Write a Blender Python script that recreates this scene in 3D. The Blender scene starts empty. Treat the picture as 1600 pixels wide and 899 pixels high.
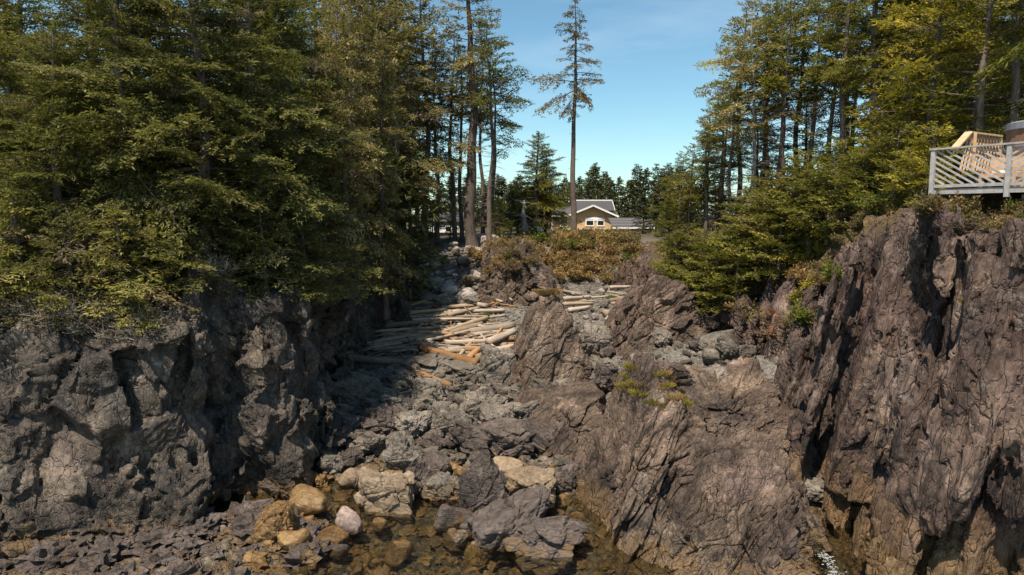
import bpy, math, random
import numpy as np
from mathutils import Vector, Matrix, Euler

sc = bpy.context.scene
C = sc.collection
rnd = random.Random(7)
RNG = np.random.default_rng(11)

# ------------------------------------------------------------------ camera
F = 1067.0; PITCH = math.radians(6.1); CAMH = 10.0
cam_d = bpy.data.cameras.new('camera'); cam = bpy.data.objects.new('camera', cam_d); C.objects.link(cam)
cam_d.sensor_width = 36.0; cam_d.lens = 24.0; cam_d.clip_start = 0.1; cam_d.clip_end = 5000
cam.location = (0, 0, CAMH); cam.rotation_euler = (math.radians(90) - PITCH, 0, 0)
sc.camera = cam

# ------------------------------------------------------------------ light
TOSUN = Vector((-0.19, -0.43, 0.88)).normalized()
EL = math.asin(TOSUN.z); AZ = math.atan2(TOSUN.x, TOSUN.y)
w = bpy.data.worlds.new('World'); sc.world = w; w.use_nodes = True
nt = w.node_tree; nt.nodes.clear()
sky = nt.nodes.new('ShaderNodeTexSky'); sky.sky_type = 'NISHITA'; sky.sun_disc = False
sky.sun_elevation = EL; sky.sun_rotation = AZ; sky.altitude = 0
sky.air_density = 1.0; sky.dust_density = 0.25; sky.ozone_density = 2.2
# thin streaks of high cloud low over the land
tc = nt.nodes.new('ShaderNodeTexCoord')
mp = nt.nodes.new('ShaderNodeMapping'); mp.inputs['Scale'].default_value = (2.2, 2.2, 11)
cn = nt.nodes.new('ShaderNodeTexNoise'); cn.inputs['Scale'].default_value = 1.6; cn.inputs['Detail'].default_value = 6
cr = nt.nodes.new('ShaderNodeValToRGB'); cr.color_ramp.elements[0].position = 0.46; cr.color_ramp.elements[1].position = 0.78
cr.color_ramp.elements[1].color = (0.3, 0.3, 0.3, 1)
mxc = nt.nodes.new('ShaderNodeMixRGB'); mxc.inputs[2].default_value = (5.6, 6.6, 7.4, 1)
tint = nt.nodes.new('ShaderNodeMixRGB'); tint.blend_type = 'MULTIPLY'; tint.inputs[0].default_value = 1; tint.inputs[2].default_value = (0.78, 0.99, 0.94, 1)
bg = nt.nodes.new('ShaderNodeBackground'); bg.inputs['Strength'].default_value = 0.087
wo = nt.nodes.new('ShaderNodeOutputWorld')
L = nt.links.new
L(tc.outputs['Generated'], mp.inputs['Vector']); L(mp.outputs[0], cn.inputs['Vector']); L(cn.outputs['Fac'], cr.inputs[0])
L(sky.outputs[0], tint.inputs[1]); L(tint.outputs[0], mxc.inputs[1]); L(cr.outputs[0], mxc.inputs[0])
L(mxc.outputs[0], bg.inputs['Color']); L(bg.outputs[0], wo.inputs['Surface'])
sd = bpy.data.lights.new('sun', 'SUN'); sd.energy = 4.2; sd.angle = math.radians(0.5); sd.color = (1.0, 0.88, 0.72)
so = bpy.data.objects.new('sun', sd); C.objects.link(so)
so.rotation_euler = TOSUN.to_track_quat('Z', 'Y').to_euler()
so.location = (-40, -40, 60)
sc.view_settings.view_transform = 'Standard'; sc.view_settings.look = 'None'
sc.view_settings.exposure = 0.82; sc.view_settings.gamma = 1.0
try:
    sc.cycles.max_bounces = 6; sc.cycles.diffuse_bounces = 3; sc.cycles.transparent_max_bounces = 12
    sc.cycles.use_denoising = True
except Exception: pass

# ------------------------------------------------------------------ helpers
def at(px, py, Y):
    """point of the place seen at photo pixel (px,py) at depth Y"""
    a = (px - 800) / F; b = (py - 449.5) / F
    cp, sp = math.cos(PITCH), math.sin(PITCH)
    dy = cp - sp * b; dz = -sp - cp * b
    t = Y / dy
    return Vector((a * t, Y, CAMH + dz * t))

def tag(o, label=None, cat=None, group=None, kind=None):
    if label: o['label'] = label
    if cat: o['category'] = cat
    if group: o['group'] = group
    if kind: o['kind'] = kind
    return o

def link(name, me, mat=None, parent=None):
    o = bpy.data.objects.new(name, me); C.objects.link(o)
    if mat is not None and me is not None and not me.materials: me.materials.append(mat)
    if parent is not None: o.parent = parent
    return o

def empty(name, loc, rz=0.0, scale=1.0):
    o = bpy.data.objects.new(name, None); C.objects.link(o)
    o.empty_display_size = 0.3
    o.location = loc; o.rotation_euler = (0, 0, rz); o.scale = (scale,) * 3 if not hasattr(scale, '__len__') else scale
    return o

def mesh_np(name, V, Fc, smooth=True, attrs=None):
    """V (n,3); Fc (m,k) all the same size"""
    V = np.ascontiguousarray(V, np.float32); Fc = np.ascontiguousarray(Fc, np.int32)
    me = bpy.data.meshes.new(name)
    n, (m, k) = len(V), Fc.shape
    me.vertices.add(n); me.vertices.foreach_set('co', V.ravel())
    me.loops.add(m * k); me.loops.foreach_set('vertex_index', Fc.ravel())
    me.polygons.add(m)
    me.polygons.foreach_set('loop_start', np.arange(0, m * k, k, dtype=np.int32))
    me.polygons.foreach_set('use_smooth', np.full(m, smooth, bool))
    me.update(calc_edges=True)
    if attrs:
        for an, (dom, arr) in attrs.items():
            at_ = me.attributes.new(an, 'FLOAT', dom); at_.data.foreach_set('value', np.ascontiguousarray(arr, np.float32))
    return me

class MB:
    """collects triangles/quads of small shapes into one mesh"""
    def __init__(s): s.v = []; s.f = []
    def add(s, vs, fs):
        n = len(s.v); s.v += [tuple(p) for p in vs]; s.f += [tuple(i + n for i in f) for f in fs]
    def box(s, c, d, R=None):
        c = Vector(c); h = [x / 2 for x in d]
        vs = []
        for z in (-1, 1):
            for y in (-1, 1):
                for x in (-1, 1):
                    p = Vector((x * h[0], y * h[1], z * h[2]))
                    if R is not None: p = R @ p
                    vs.append(c + p)
        s.add(vs, [(0, 2, 3, 1), (4, 5, 7, 6), (0, 1, 5, 4), (2, 6, 7, 3), (0, 4, 6, 2), (1, 3, 7, 5)])
        return s
    def bar(s, a, b, wd, th, up=(0, 0, 1)):
        a, b = Vector(a), Vector(b); d = (b - a); l = d.length; d.normalize()
        u = Vector(up); sx = d.cross(u)
        if sx.length < 1e-4: sx = Vector((1, 0, 0))
        sx.normalize(); u = sx.cross(d).normalized()
        R = Matrix((d, sx, u)).transposed()
        return s.box((a + b) / 2, (l, th, wd), R)
    def tube(s, pts, rad, n=8, cap=True):
        pts = [Vector(p) for p in pts]; rings = []
        for i, p in enumerate(pts):
            d = (pts[min(i + 1, len(pts) - 1)] - pts[max(i - 1, 0)]).normalized()
            x = d.cross(Vector((0.31, 0.17, 0.93)));
            if x.length < 1e-3: x = Vector((1, 0, 0))
            x.normalize(); y = d.cross(x)
            rings.append([p + (x * math.cos(6.2832 * k / n) + y * math.sin(6.2832 * k / n)) * rad[i] for k in range(n)])
        vs = [p for r in rings for p in r]; fs = []
        for i in range(len(pts) - 1):
            for k in range(n):
                fs.append((i * n + k, i * n + (k + 1) % n, (i + 1) * n + (k + 1) % n, (i + 1) * n + k))
        if cap:
            fs.append(tuple(range(n))[::-1]); fs.append(tuple((len(pts) - 1) * n + k for k in range(n)))
        s.add(vs, fs); return s
    def mesh(s, name, smooth=False):
        me = bpy.data.meshes.new(name); me.from_pydata(s.v, [], s.f)
        if smooth: me.polygons.foreach_set('use_smooth', [True] * len(me.polygons))
        me.update(); return me
    def build(s, name, mat, parent=None, smooth=False):
        return link(name, s.mesh(name, smooth), mat, parent)

def copy_tree(o, parent=None):
    c = o.copy(); C.objects.link(c)
    if parent is not None: c.parent = parent
    for ch in list(o.children): copy_tree(ch, c)
    return c

# ------------------------------------------------------------------ noise
PERM = np.random.default_rng(3).permutation(256).astype(np.int32); PERM = np.concatenate([PERM, PERM, PERM])
_g = np.random.default_rng(5).normal(size=(256, 3)); GRAD = (_g / np.linalg.norm(_g, axis=1)[:, None]).astype(np.float32)
RAND3 = np.random.default_rng(6).random((256, 3)).astype(np.float32)
RANDG = np.random.default_rng(8).normal(size=(256, 3)).astype(np.float32)
RANDS = np.random.default_rng(9).uniform(-1, 1, 256).astype(np.float32)

def hidx(i):
    return PERM[(PERM[(PERM[i[:, 0] & 255] + i[:, 1]) & 255] + i[:, 2]) & 255]

def perlin(P):
    P = P.astype(np.float32); i0 = np.floor(P).astype(np.int32); f = P - i0
    u = f * f * f * (f * (f * 6 - 15) + 10)
    def corner(dx, dy, dz):
        g = GRAD[hidx(i0 + np.array([dx, dy, dz], np.int32))]
        return g[:, 0] * (f[:, 0] - dx) + g[:, 1] * (f[:, 1] - dy) + g[:, 2] * (f[:, 2] - dz)
    def lerp(a, b, t): return a + (b - a) * t
    x00 = lerp(corner(0, 0, 0), corner(1, 0, 0), u[:, 0]); x10 = lerp(corner(0, 1, 0), corner(1, 1, 0), u[:, 0])
    x01 = lerp(corner(0, 0, 1), corner(1, 0, 1), u[:, 0]); x11 = lerp(corner(0, 1, 1), corner(1, 1, 1), u[:, 0])
    return lerp(lerp(x00, x10, u[:, 1]), lerp(x01, x11, u[:, 1]), u[:, 2])

def fbm(P, n=4, gain=0.5):
    a = 1.0; r = np.zeros(len(P), np.float32)
    for k in range(n):
        r += a * perlin(P * (2.03 ** k) + 17.3 * k); a *= gain
    return r

def worley(P, jit=0.8):
    P = P.astype(np.float32); i0 = np.floor(P - 0.5).astype(np.int32)
    n = len(P); F1 = np.full(n, 9e9, np.float32); F2 = F1.copy(); idn = np.zeros(n, np.int32); dv = np.zeros((n, 3), np.float32)
    for dx in (0, 1):
        for dy in (0, 1):
            for dz in (0, 1):
                c = i0 + np.array([dx, dy, dz], np.int32); h = hidx(c)
                d = P - (c + 0.5 + jit * (RAND3[h] - 0.5)); dd = (d * d).sum(1)
                nb = dd < F1
                F2 = np.where(nb, F1, np.minimum(F2, dd)); F1 = np.where(nb, dd, F1)
                idn = np.where(nb, h, idn); dv[nb] = d[nb]
    return np.sqrt(F1), np.sqrt(F2), idn, dv

def facets(P, scale, amp, tilt=0.8, crack=0.25, cw=0.12, gs=(1, 1, 1)):
    """broken rock: every cell gets its own height and tilt, with a crack between cells"""
    F1, F2, h, dv = worley(P / scale)
    d = amp * (RANDS[h] * 0.8 + tilt * (RANDG[h] * np.array(gs, np.float32) * dv).sum(1))
    e = np.clip((F2 - F1) / cw, 0, 1)
    return d - amp * crack * (1 - e) ** 1.5 * 2.0

def axes(across, along):
    """rock frame: beds repeat along 'across' and are drawn out along 'along'"""
    al = Vector(along).normalized(); ac = Vector(across); ac = (ac - al * ac.dot(al)).normalized()
    return np.array(Matrix((ac, al.cross(ac), al)).transposed(), np.float32)

def rotm(rx, ry, rz): return np.array(Euler((rx, ry, rz)).to_matrix(), np.float32)

def rock(P, R=None, stretch=(1, 1, 2.2), big=0.45, size=1.0, seed=0.0, fine=1.0, warp=0.4, rib=0.0, bed=1.0, gs=(1, 1, 0.5), bulk=1.0):
    """displacement for bedrock: facets of five sizes, clefts, and the sharp lips of tilted beds; some parts broken small, some left as clean planes"""
    Q = P.astype(np.float32) + seed
    wv = np.stack([perlin(Q * 0.55 + 3.1), perlin(Q * 0.55 + 9.7), perlin(Q * 0.55 + 21.4)], 1)
    S = Q + warp * wv
    if R is not None: S = S @ R
    S0 = S / np.array(stretch, np.float32)
    S = S0 + 0.03 * np.stack([perlin(S0 * 3.1 + 5.1), perlin(S0 * 3.1 + 1.7), perlin(S0 * 3.1 + 13.4)], 1)
    m = np.clip(fbm(Q * 0.5 + 71, 2) * 2.2 + 0.65, 0.30, 1.25); m2 = np.clip(fbm(Q * 0.8 + 131, 2) * 2.4 + 0.55, 0.15, 1.2)
    d = big * bulk * 0.6 * fbm(Q * 0.32 + 40, 2)
    d += facets(S * np.array([1, 1, 0.8], np.float32) + 51.3, 2.8 * size, big * bulk * 0.85, 0.9, 0.20, 0.04, gs)
    d += facets(S, 1.45 * size, big * bulk * 0.62, 1.1, 0.28, 0.05, gs)
    d += facets(S + 31.7, 0.72 * size, big * 0.42, 1.25, 0.30, 0.07, gs) * (0.35 + 0.65 * m)
    d += facets(S + 77.1, 0.36 * size, big * 0.22 * fine, 1.25, 0.25, 0.09, gs) * m
    d += facets(S * 1.1 + 19.1, 0.18 * size, big * 0.085 * fine, 1.2, 0.2, 0.12, gs) * m2
    if rib:
        # clefts running down the face, narrow and deep between blunt ribs
        n = np.abs(perlin(S0 * np.array([0.50, 0.50, 0.14], np.float32) + 12)); n2 = np.abs(perlin(S0 * np.array([1.3, 1.3, 0.36], np.float32) + 44))
        d += rib * (np.minimum(n * 4.5, 1) - 1) * 1.1 + rib * 0.42 * (np.minimum(n2 * 4.5, 1) - 1) * (0.3 + 0.7 * m2)
        d += rib * 0.9 * perlin(S0 * np.array([0.33, 0.33, 0.10], np.float32) + 88)
    if bed:
        u = S0[:, 0] * 1.0 / size + 0.6 * perlin(S0 * 0.8 + 7)
        sw = u - np.floor(u); amp = RAND3[(np.floor(u).astype(np.int32) * 37) & 255, 0]
        d += bed * big * 0.45 * amp * (np.where(sw < 0.9, sw / 0.9, (1 - sw) / 0.10) - 0.5) * (0.3 + 0.7 * m)
        u2 = S0[:, 0] * 2.9 / size + 0.9 * perlin(S0 * 1.3 + 27)
        sw2 = u2 - np.floor(u2)
        d += bed * big * 0.12 * fine * (np.where(sw2 < 0.8, sw2 / 0.8, (1 - sw2) / 0.2) - 0.5) * m2 * RAND3[(np.floor(u2).astype(np.int32) * 53) & 255, 1]
    d += big * 0.05 * fine * fbm(Q * 5.0 + 60, 3, 0.6)
    return d

def grid_faces(nu, nv):
    a = np.arange(nu * nv).reshape(nu, nv)
    return np.stack([a[:-1, :-1], a[1:, :-1], a[1:, 1:], a[:-1, 1:]], -1).reshape(-1, 4)

def grid_normals(G):
    du = np.gradient(G, axis=0); dv = np.gradient(G, axis=1)
    n = np.cross(du, dv); return n / (np.linalg.norm(n, axis=2, keepdims=True) + 1e-9)

def catmull(P, t):
    """P (k,d) control rows, t in [0,k-1]"""
    P = np.asarray(P, float); k = len(P); i = np.clip(np.floor(t).astype(int), 0, k - 2); f = (t - i)[:, None]
    p0 = P[np.clip(i - 1, 0, k - 1)]; p1 = P[i]; p2 = P[i + 1]; p3 = P[np.clip(i + 2, 0, k - 1)]
    m1 = 0.42 * (p2 - p0); m2 = 0.42 * (p3 - p1)
    return (2 * f**3 - 3 * f**2 + 1) * p1 + (f**3 - 2 * f**2 + f) * m1 + (-2 * f**3 + 3 * f**2) * p2 + (f**3 - f**2) * m2

def sstep(x, a, b):
    t = np.clip((x - a) / (b - a), 0, 1); return t * t * (3 - 2 * t)

# ------------------------------------------------------------------ materials
def new_mat(name):
    m = bpy.data.materials.new(name); m.use_nodes = True
    n = m.node_tree.nodes; n.clear()
    out = n.new('ShaderNodeOutputMaterial'); b = n.new('ShaderNodeBsdfPrincipled'); m.node_tree.links.new(b.outputs[0], out.inputs[0])
    b.inputs['Specular IOR Level'].default_value = 0.25
    return m, m.node_tree, b, out

def nnode(t, kind, **kw):
    n = t.nodes.new(kind)
    for k, v in kw.items():
        if k in n.inputs: n.inputs[k].default_value = v
        else: setattr(n, k, v)
    return n

def ramp(t, src, stops):
    r = t.nodes.new('ShaderNodeValToRGB'); el = r.color_ramp.elements
    while len(el) < len(stops): el.new(0.5)
    for e, (p, c) in zip(el, stops):
        e.position = p; e.color = (*c, 1) if len(c) == 3 else c
    t.links.new(src, r.inputs[0]); return r.outputs[0]

def mix(t, fac, a, b, mode='MIX'):
    m = t.nodes.new('ShaderNodeMixRGB'); m.blend_type = mode
    for i, v in enumerate((fac, a, b)):
        if isinstance(v, (int, float)): m.inputs[i].default_value = v
        elif isinstance(v, tuple): m.inputs[i].default_value = (*v, 1)
        else: t.links.new(v, m.inputs[i])
    return m.outputs[0]

def math_(t, op, a, b=None, c=None):
    m = t.nodes.new('ShaderNodeMath'); m.operation = op
    for i, v in enumerate((a, b, c)):
        if v is None: continue
        if isinstance(v, (int, float)): m.inputs[i].default_value = v
        else: t.links.new(v, m.inputs[i])
    return m.outputs[0]

def rock_mat(name, cols, strata=(1, 1, 0.35), rot=(0, 0, 0), lichen=0.35, tide=1.0, rough=0.85, warm=(0.155, 0.098, 0.046), bump=0.8, local=False, scale=1.0, moss=0.0):
    m, t, b, out = new_mat(name)
    if local:
        src = nnode(t, 'ShaderNodeTexCoord').outputs['Object']
        oi = nnode(t, 'ShaderNodeObjectInfo')
        ad = nnode(t, 'ShaderNodeVectorMath', operation='ADD'); t.links.new(src, ad.inputs[0])
        ml = math_(t, 'MULTIPLY', oi.outputs['Random'], 40.0); t.links.new(ml, ad.inputs[1]); src = ad.outputs[0]
    else:
        src = nnode(t, 'ShaderNodeNewGeometry').outputs['Position']
    mr_ = nnode(t, 'ShaderNodeMapping'); mr_.inputs['Rotation'].default_value = rot; t.links.new(src, mr_.inputs['Vector'])
    mp = nnode(t, 'ShaderNodeMapping'); mp.inputs['Scale'].default_value = tuple(q * scale for q in strata); t.links.new(mr_.outputs[0], mp.inputs['Vector']); v = mp.outputs[0]
    ms_ = nnode(t, 'ShaderNodeMapping'); ms_.inputs['Scale'].default_value = (scale, scale * 0.8, scale * 0.14); t.links.new(mr_.outputs[0], ms_.inputs['Vector']); vs = ms_.outputs[0]
    def noise(sc_, det=6, ro=0.6, vec=v):
        n = nnode(t, 'ShaderNodeTexNoise', Scale=sc_, Detail=det, Roughness=ro); t.links.new(vec, n.inputs['Vector']); return n.outputs['Fac']
    base = ramp(t, noise(0.75, 9, 0.72), [(0.33, cols[0]), (0.46, cols[1]), (0.57, cols[2]), (0.68, cols[3])])
    grain = ramp(t, noise(9, 6, 0.7), [(0.28, (0.40, 0.40, 0.40)), (0.5, (1, 1, 1)), (0.72, (1.6, 1.56, 1.5))])
    col = mix(t, 0.85, base, grain, 'MULTIPLY')
    vo = nnode(t, 'ShaderNodeTexVoronoi', Scale=1.1); t.links.new(v, vo.inputs['Vector'])
    cell = ramp(t, vo.outputs['Color'], [(0.0, (0.66, 0.65, 0.66)), (1.0, (1.34, 1.30, 1.24))])
    col = mix(t, 0.7, col, cell, 'MULTIPLY')
    hue = ramp(t, noise(0.33, 5, 0.6, src), [(0.35, (1.02, 1.0, 0.97)), (0.5, (1.09, 1.0, 0.88)), (0.64, (1.06, 0.96, 0.97))]) if not local else (1.0, 1.0, 1.0)
    col = mix(t, 1.0, col, hue, 'MULTIPLY')
    # pale lichen and mineral veins
    lf = ramp(t, noise(2.1, 8, 0.72, src), [(0.58, (0, 0, 0)), (0.70, (1, 1, 1))])
    geo = nnode(t, 'ShaderNodeNewGeometry'); sep = nnode(t, 'ShaderNodeSeparateXYZ'); t.links.new(geo.outputs['Position'], sep.inputs[0])
    z = sep.outputs['Z']
    zl = nnode(t, 'ShaderNodeMapRange'); zl.inputs[1].default_value = 1.0; zl.inputs[2].default_value = 4.5; t.links.new(z, zl.inputs[0])
    lfz = math_(t, 'MULTIPLY', math_(t, 'MULTIPLY', lf, zl.outputs[0]), lichen)
    col = mix(t, lfz, col, (0.30, 0.28, 0.26))
    sp = ramp(t, noise(7.5, 5, 0.75, src), [(0.62, (0, 0, 0)), (0.70, (1, 1, 1))])
    col = mix(t, math_(t, 'MULTIPLY', math_(t, 'MULTIPLY', sp, zl.outputs[0]), lichen * 1.3), col, (0.36, 0.33, 0.31))
    wv = nnode(t, 'ShaderNodeTexNoise', Scale=1.3, Detail=5, Roughness=0.55); t.links.new(v, wv.inputs['Vector'])
    ve = math_(t, 'ABSOLUTE', math_(t, 'SUBTRACT', wv.outputs['Fac'], 0.5))
    vf = math_(t, 'MULTIPLY', ramp(t, ve, [(0.0, (1, 1, 1)), (0.006, (0, 0, 0))]), math_(t, 'MULTIPLY', lf, 0.8))
    col = mix(t, vf, col, (0.42, 0.38, 0.36))
    if moss > 0:
        mf = math_(t, 'MULTIPLY', ramp(t, noise(0.8, 7, 0.7, src), [(0.55, (0, 0, 0)), (0.65, (1, 1, 1))]), moss)
        col = mix(t, mf, col, (0.10, 0.085, 0.03))
    if not local:
        sa = nnode(t, 'ShaderNodeAttribute', attribute_name='soil')
        sf = ramp(t, math_(t, 'ADD', sa.outputs['Fac'], math_(t, 'MULTIPLY', math_(t, 'SUBTRACT', noise(1.5, 6, 0.7, src), 0.5), 1.6)), [(0.40, (0, 0, 0)), (0.62, (1, 1, 1))])
        col = mix(t, math_(t, 'MULTIPLY', sf, sa.outputs['Fac']), col, ramp(t, noise(6, 6, 0.7, src), [(0.3, (0.045, 0.03, 0.016)), (0.5, (0.11, 0.075, 0.036)), (0.7, (0.17, 0.135, 0.06))]))
    # tide zone: weed and algae stain the rock brown-gold near the water, then almost black and wet
    if tide > 0:
        zn = math_(t, 'ADD', z, math_(t, 'MULTIPLY', math_(t, 'SUBTRACT', noise(1.1, 8, 0.72, src), 0.5), 4.2))
        mr = nnode(t, 'ShaderNodeMapRange'); mr.inputs[1].default_value = 1.9 * tide; mr.inputs[2].default_value = 0.5 * tide; t.links.new(zn, mr.inputs[0])
        wc = ramp(t, noise(3.2, 7, 0.7, src), [(0.30, tuple(c * 0.35 for c in warm)), (0.5, warm), (0.72, tuple(min(1, c * 1.7) for c in warm))])
        col = mix(t, math_(t, 'MULTIPLY', mr.outputs[0], 0.78), col, wc)
        if not local:
            m1 = nnode(t, 'ShaderNodeMapRange'); m1.inputs[1].default_value = 1.2 * tide; m1.inputs[2].default_value = 2.0 * tide; t.links.new(zn, m1.inputs[0])
            m2 = nnode(t, 'ShaderNodeMapRange'); m2.inputs[1].default_value = 3.4 * tide; m2.inputs[2].default_value = 2.2 * tide; t.links.new(zn, m2.inputs[0])
            blk = math_(t, 'MULTIPLY', math_(t, 'MULTIPLY', m1.outputs[0], m2.outputs[0]), ramp(t, noise(1.7, 7, 0.7, src), [(0.42, (0, 0, 0)), (0.56, (0.85, 0.85, 0.85))]))
            col = mix(t, blk, col, (0.018, 0.016, 0.015))
        rr = nnode(t, 'ShaderNodeMapRange'); rr.inputs[1].default_value = 0.9; rr.inputs[2].default_value = 0.1; rr.inputs[3].default_value = rough; rr.inputs[4].default_value = 0.42
        t.links.new(zn, rr.inputs[0]); t.links.new(rr.outputs[0], b.inputs['Roughness'])
    else: b.inputs['Roughness'].default_value = rough
    t.links.new(col, b.inputs['Base Color'])
    h = math_(t, 'ADD', math_(t, 'MULTIPLY', noise(5, 8, 0.68), 1.0), math_(t, 'MULTIPLY', noise(22, 5, 0.7), 0.35))
    vc = nnode(t, 'ShaderNodeTexVoronoi', Scale=3.4); vc.feature = 'DISTANCE_TO_EDGE'
    wp = nnode(t, 'ShaderNodeVectorMath', operation='ADD'); t.links.new(v, wp.inputs[0])
    nz = nnode(t, 'ShaderNodeTexNoise', Scale=2.5, Detail=3); t.links.new(v, nz.inputs['Vector']); sc_ = nnode(t, 'ShaderNodeVectorMath', operation='SCALE'); sc_.inputs['Scale'].default_value = 0.5
    t.links.new(nz.outputs['Color'], sc_.inputs[0]); t.links.new(sc_.outputs[0], wp.inputs[1]); t.links.new(wp.outputs[0], vc.inputs['Vector'])
    ck = ramp(t, vc.outputs['Distance'], [(0.0, (0, 0, 0)), (0.05, (1, 1, 1))])
    h = math_(t, 'ADD', h, math_(t, 'MULTIPLY', ck, 0.45))
    if not local:
        h = math_(t, 'ADD', h, math_(t, 'MULTIPLY', noise(6.5, 5, 0.6, vs), 1.1))
        vc2 = nnode(t, 'ShaderNodeTexVoronoi', Scale=1.25); vc2.feature = 'DISTANCE_TO_EDGE'; t.links.new(wp.outputs[0], vc2.inputs['Vector'])
        h = math_(t, 'ADD', h, math_(t, 'MULTIPLY', ramp(t, vc2.outputs['Distance'], [(0.0, (0, 0, 0)), (0.035, (1, 1, 1))]), 0.8))
    bp = nnode(t, 'ShaderNodeBump', Strength=bump, Distance=0.12); t.links.new(h, bp.inputs['Height']); t.links.new(bp.outputs[0], b.inputs['Normal'])
    return m

def simple(name, col, rough=0.7, var=0.25, sc_=6.0, bump=0.0, stretch=(1, 1, 1), spec=0.25):
    m, t, b, out = new_mat(name)
    tcn = nnode(t, 'ShaderNodeTexCoord'); mp = nnode(t, 'ShaderNodeMapping'); mp.inputs['Scale'].default_value = stretch
    t.links.new(tcn.outputs['Object'], mp.inputs['Vector'])
    n = nnode(t, 'ShaderNodeTexNoise', Scale=sc_, Detail=6, Roughness=0.65); t.links.new(mp.outputs[0], n.inputs['Vector'])
    oi = nnode(t, 'ShaderNodeObjectInfo')
    lo = tuple(c * (1 - var) for c in col); hi = tuple(min(1, c * (1 + var)) for c in col)
    c = ramp(t, n.outputs['Fac'], [(0.3, lo), (0.7, hi)])
    rv = ramp(t, oi.outputs['Random'], [(0, (1 - var * 0.6,) * 3), (1, (1 + var * 0.6,) * 3)])
    t.links.new(mix(t, 1.0, c, rv, 'MULTIPLY'), b.inputs['Base Color']); b.inputs['Roughness'].default_value = rough
    b.inputs['Specular IOR Level'].default_value = spec
    if bump:
        bp = nnode(t, 'ShaderNodeBump', Strength=bump, Distance=0.05); t.links.new(n.outputs['Fac'], bp.inputs['Height']); t.links.new(bp.outputs[0], b.inputs['Normal'])
    return m

def leaf_mat(name, cols, trans=0.35, patch=0.35, dead=False):
    """needles or leaves: colour by the 'tint' of each leaf, broken up by clumps and by tree"""
    m, t, b, out = new_mat(name); t.nodes.remove(b)
    a = nnode(t, 'ShaderNodeAttribute', attribute_name='tint')
    oi = nnode(t, 'ShaderNodeObjectInfo'); geo = nnode(t, 'ShaderNodeNewGeometry')
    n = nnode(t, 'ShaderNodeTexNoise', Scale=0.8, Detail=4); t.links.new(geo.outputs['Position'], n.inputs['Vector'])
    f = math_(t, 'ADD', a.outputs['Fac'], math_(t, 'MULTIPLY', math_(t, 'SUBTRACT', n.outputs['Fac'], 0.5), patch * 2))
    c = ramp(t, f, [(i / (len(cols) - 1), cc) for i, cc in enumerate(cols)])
    if dead: c = mix(t, ramp(t, a.outputs['Fac'], [(0.955, (0, 0, 0)), (0.965, (1, 1, 1))]), c, ramp(t, n.outputs['Fac'], [(0.3, (0.085, 0.065, 0.045)), (0.7, (0.21, 0.17, 0.125))]))
    rv = ramp(t, oi.outputs['Random'], [(0, (0.85, 0.85, 0.85)), (1, (1.2, 1.15, 1.1))])
    c = mix(t, 1.0, c, rv, 'MULTIPLY'); c = mix(t, 1.0, c, oi.outputs['Color'], 'MULTIPLY')
    d = nnode(t, 'ShaderNodeBsdfDiffuse'); tr = nnode(t, 'ShaderNodeBsdfTranslucent'); ms = nnode(t, 'ShaderNodeMixShader', Fac=trans)
    t.links.new(c, d.inputs['Color']); t.links.new(mix(t, 1.0, c, (1.2, 1.25, 0.7), 'MULTIPLY'), tr.inputs['Color'])
    t.links.new(d.outputs[0], ms.inputs[1]); t.links.new(tr.outputs[0], ms.inputs[2]); t.links.new(ms.outputs[0], out.inputs[0])
    return m

GREYBROWN = [(0.035, 0.0285, 0.0261), (0.0876, 0.0692, 0.0595), (0.1518, 0.1208, 0.1022), (0.2919, 0.2361, 0.2036)]
PURPLE = [(0.0279, 0.0212, 0.0212), (0.075, 0.0554, 0.0508), (0.134, 0.1028, 0.0921), (0.268, 0.2117, 0.1821)]
SLATE = [(0.0227, 0.0227, 0.0237), (0.0568, 0.053, 0.0502), (0.1041, 0.0927, 0.0833), (0.2081, 0.1797, 0.1608)]
M = {}
M['cliff_l'] = rock_mat('dark slate rock', SLATE, strata=(1, 1, 0.6), rot=(0.2, 0.3, 0), lichen=0.6, tide=0.45)
M['cliff_r'] = rock_mat('purple brown rock', PURPLE, strata=(1, 1, 0.35), rot=(0, -0.22, 0), lichen=0.45, tide=1.25)
M['crag'] = rock_mat('grey brown crag rock', GREYBROWN, strata=(1, 1, 0.5), rot=(0, -0.55, 0), lichen=0.5, tide=0.42)
M['boulder'] = rock_mat('boulder stone', [(0.085, 0.075, 0.062), (0.145, 0.128, 0.107), (0.20, 0.175, 0.148), (0.29, 0.255, 0.22)], strata=(1, 1, 1), local=True, lichen=0.2, tide=0.16, scale=1.2)
M['dark_boulder'] = rock_mat('dark layered stone', [(0.047, 0.038, 0.034), (0.085, 0.069, 0.061), (0.118, 0.096, 0.085), (0.18, 0.15, 0.135)], strata=(1, 1, 2.2), local=True, lichen=0.15, tide=0.10)
M['gold_boulder'] = rock_mat('golden stone', [(0.135, 0.100, 0.065), (0.205, 0.155, 0.105), (0.265, 0.205, 0.145), (0.34, 0.275, 0.205)], strata=(1, 1, 1), local=True, lichen=0.1, tide=0.0, bump=0.35)
M['wet_boulder'] = rock_mat('wet golden brown stone', [(0.085, 0.05, 0.022), (0.14, 0.085, 0.036), (0.19, 0.12, 0.055), (0.27, 0.19, 0.10)], strata=(1, 1, 1), local=True, lichen=0.0, tide=0.0, rough=0.3, bump=0.4)
M['glint_boulder'] = rock_mat('wet stone with painted glint', [(0.14, 0.10, 0.085), (0.21, 0.16, 0.14), (0.28, 0.22, 0.195), (0.36, 0.30, 0.27)], strata=(1, 1, 1), local=True, lichen=0.0, tide=0.0, rough=0.22, bump=0.5)  # pale pink tones stand in for sun glint on the wet stone
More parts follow.
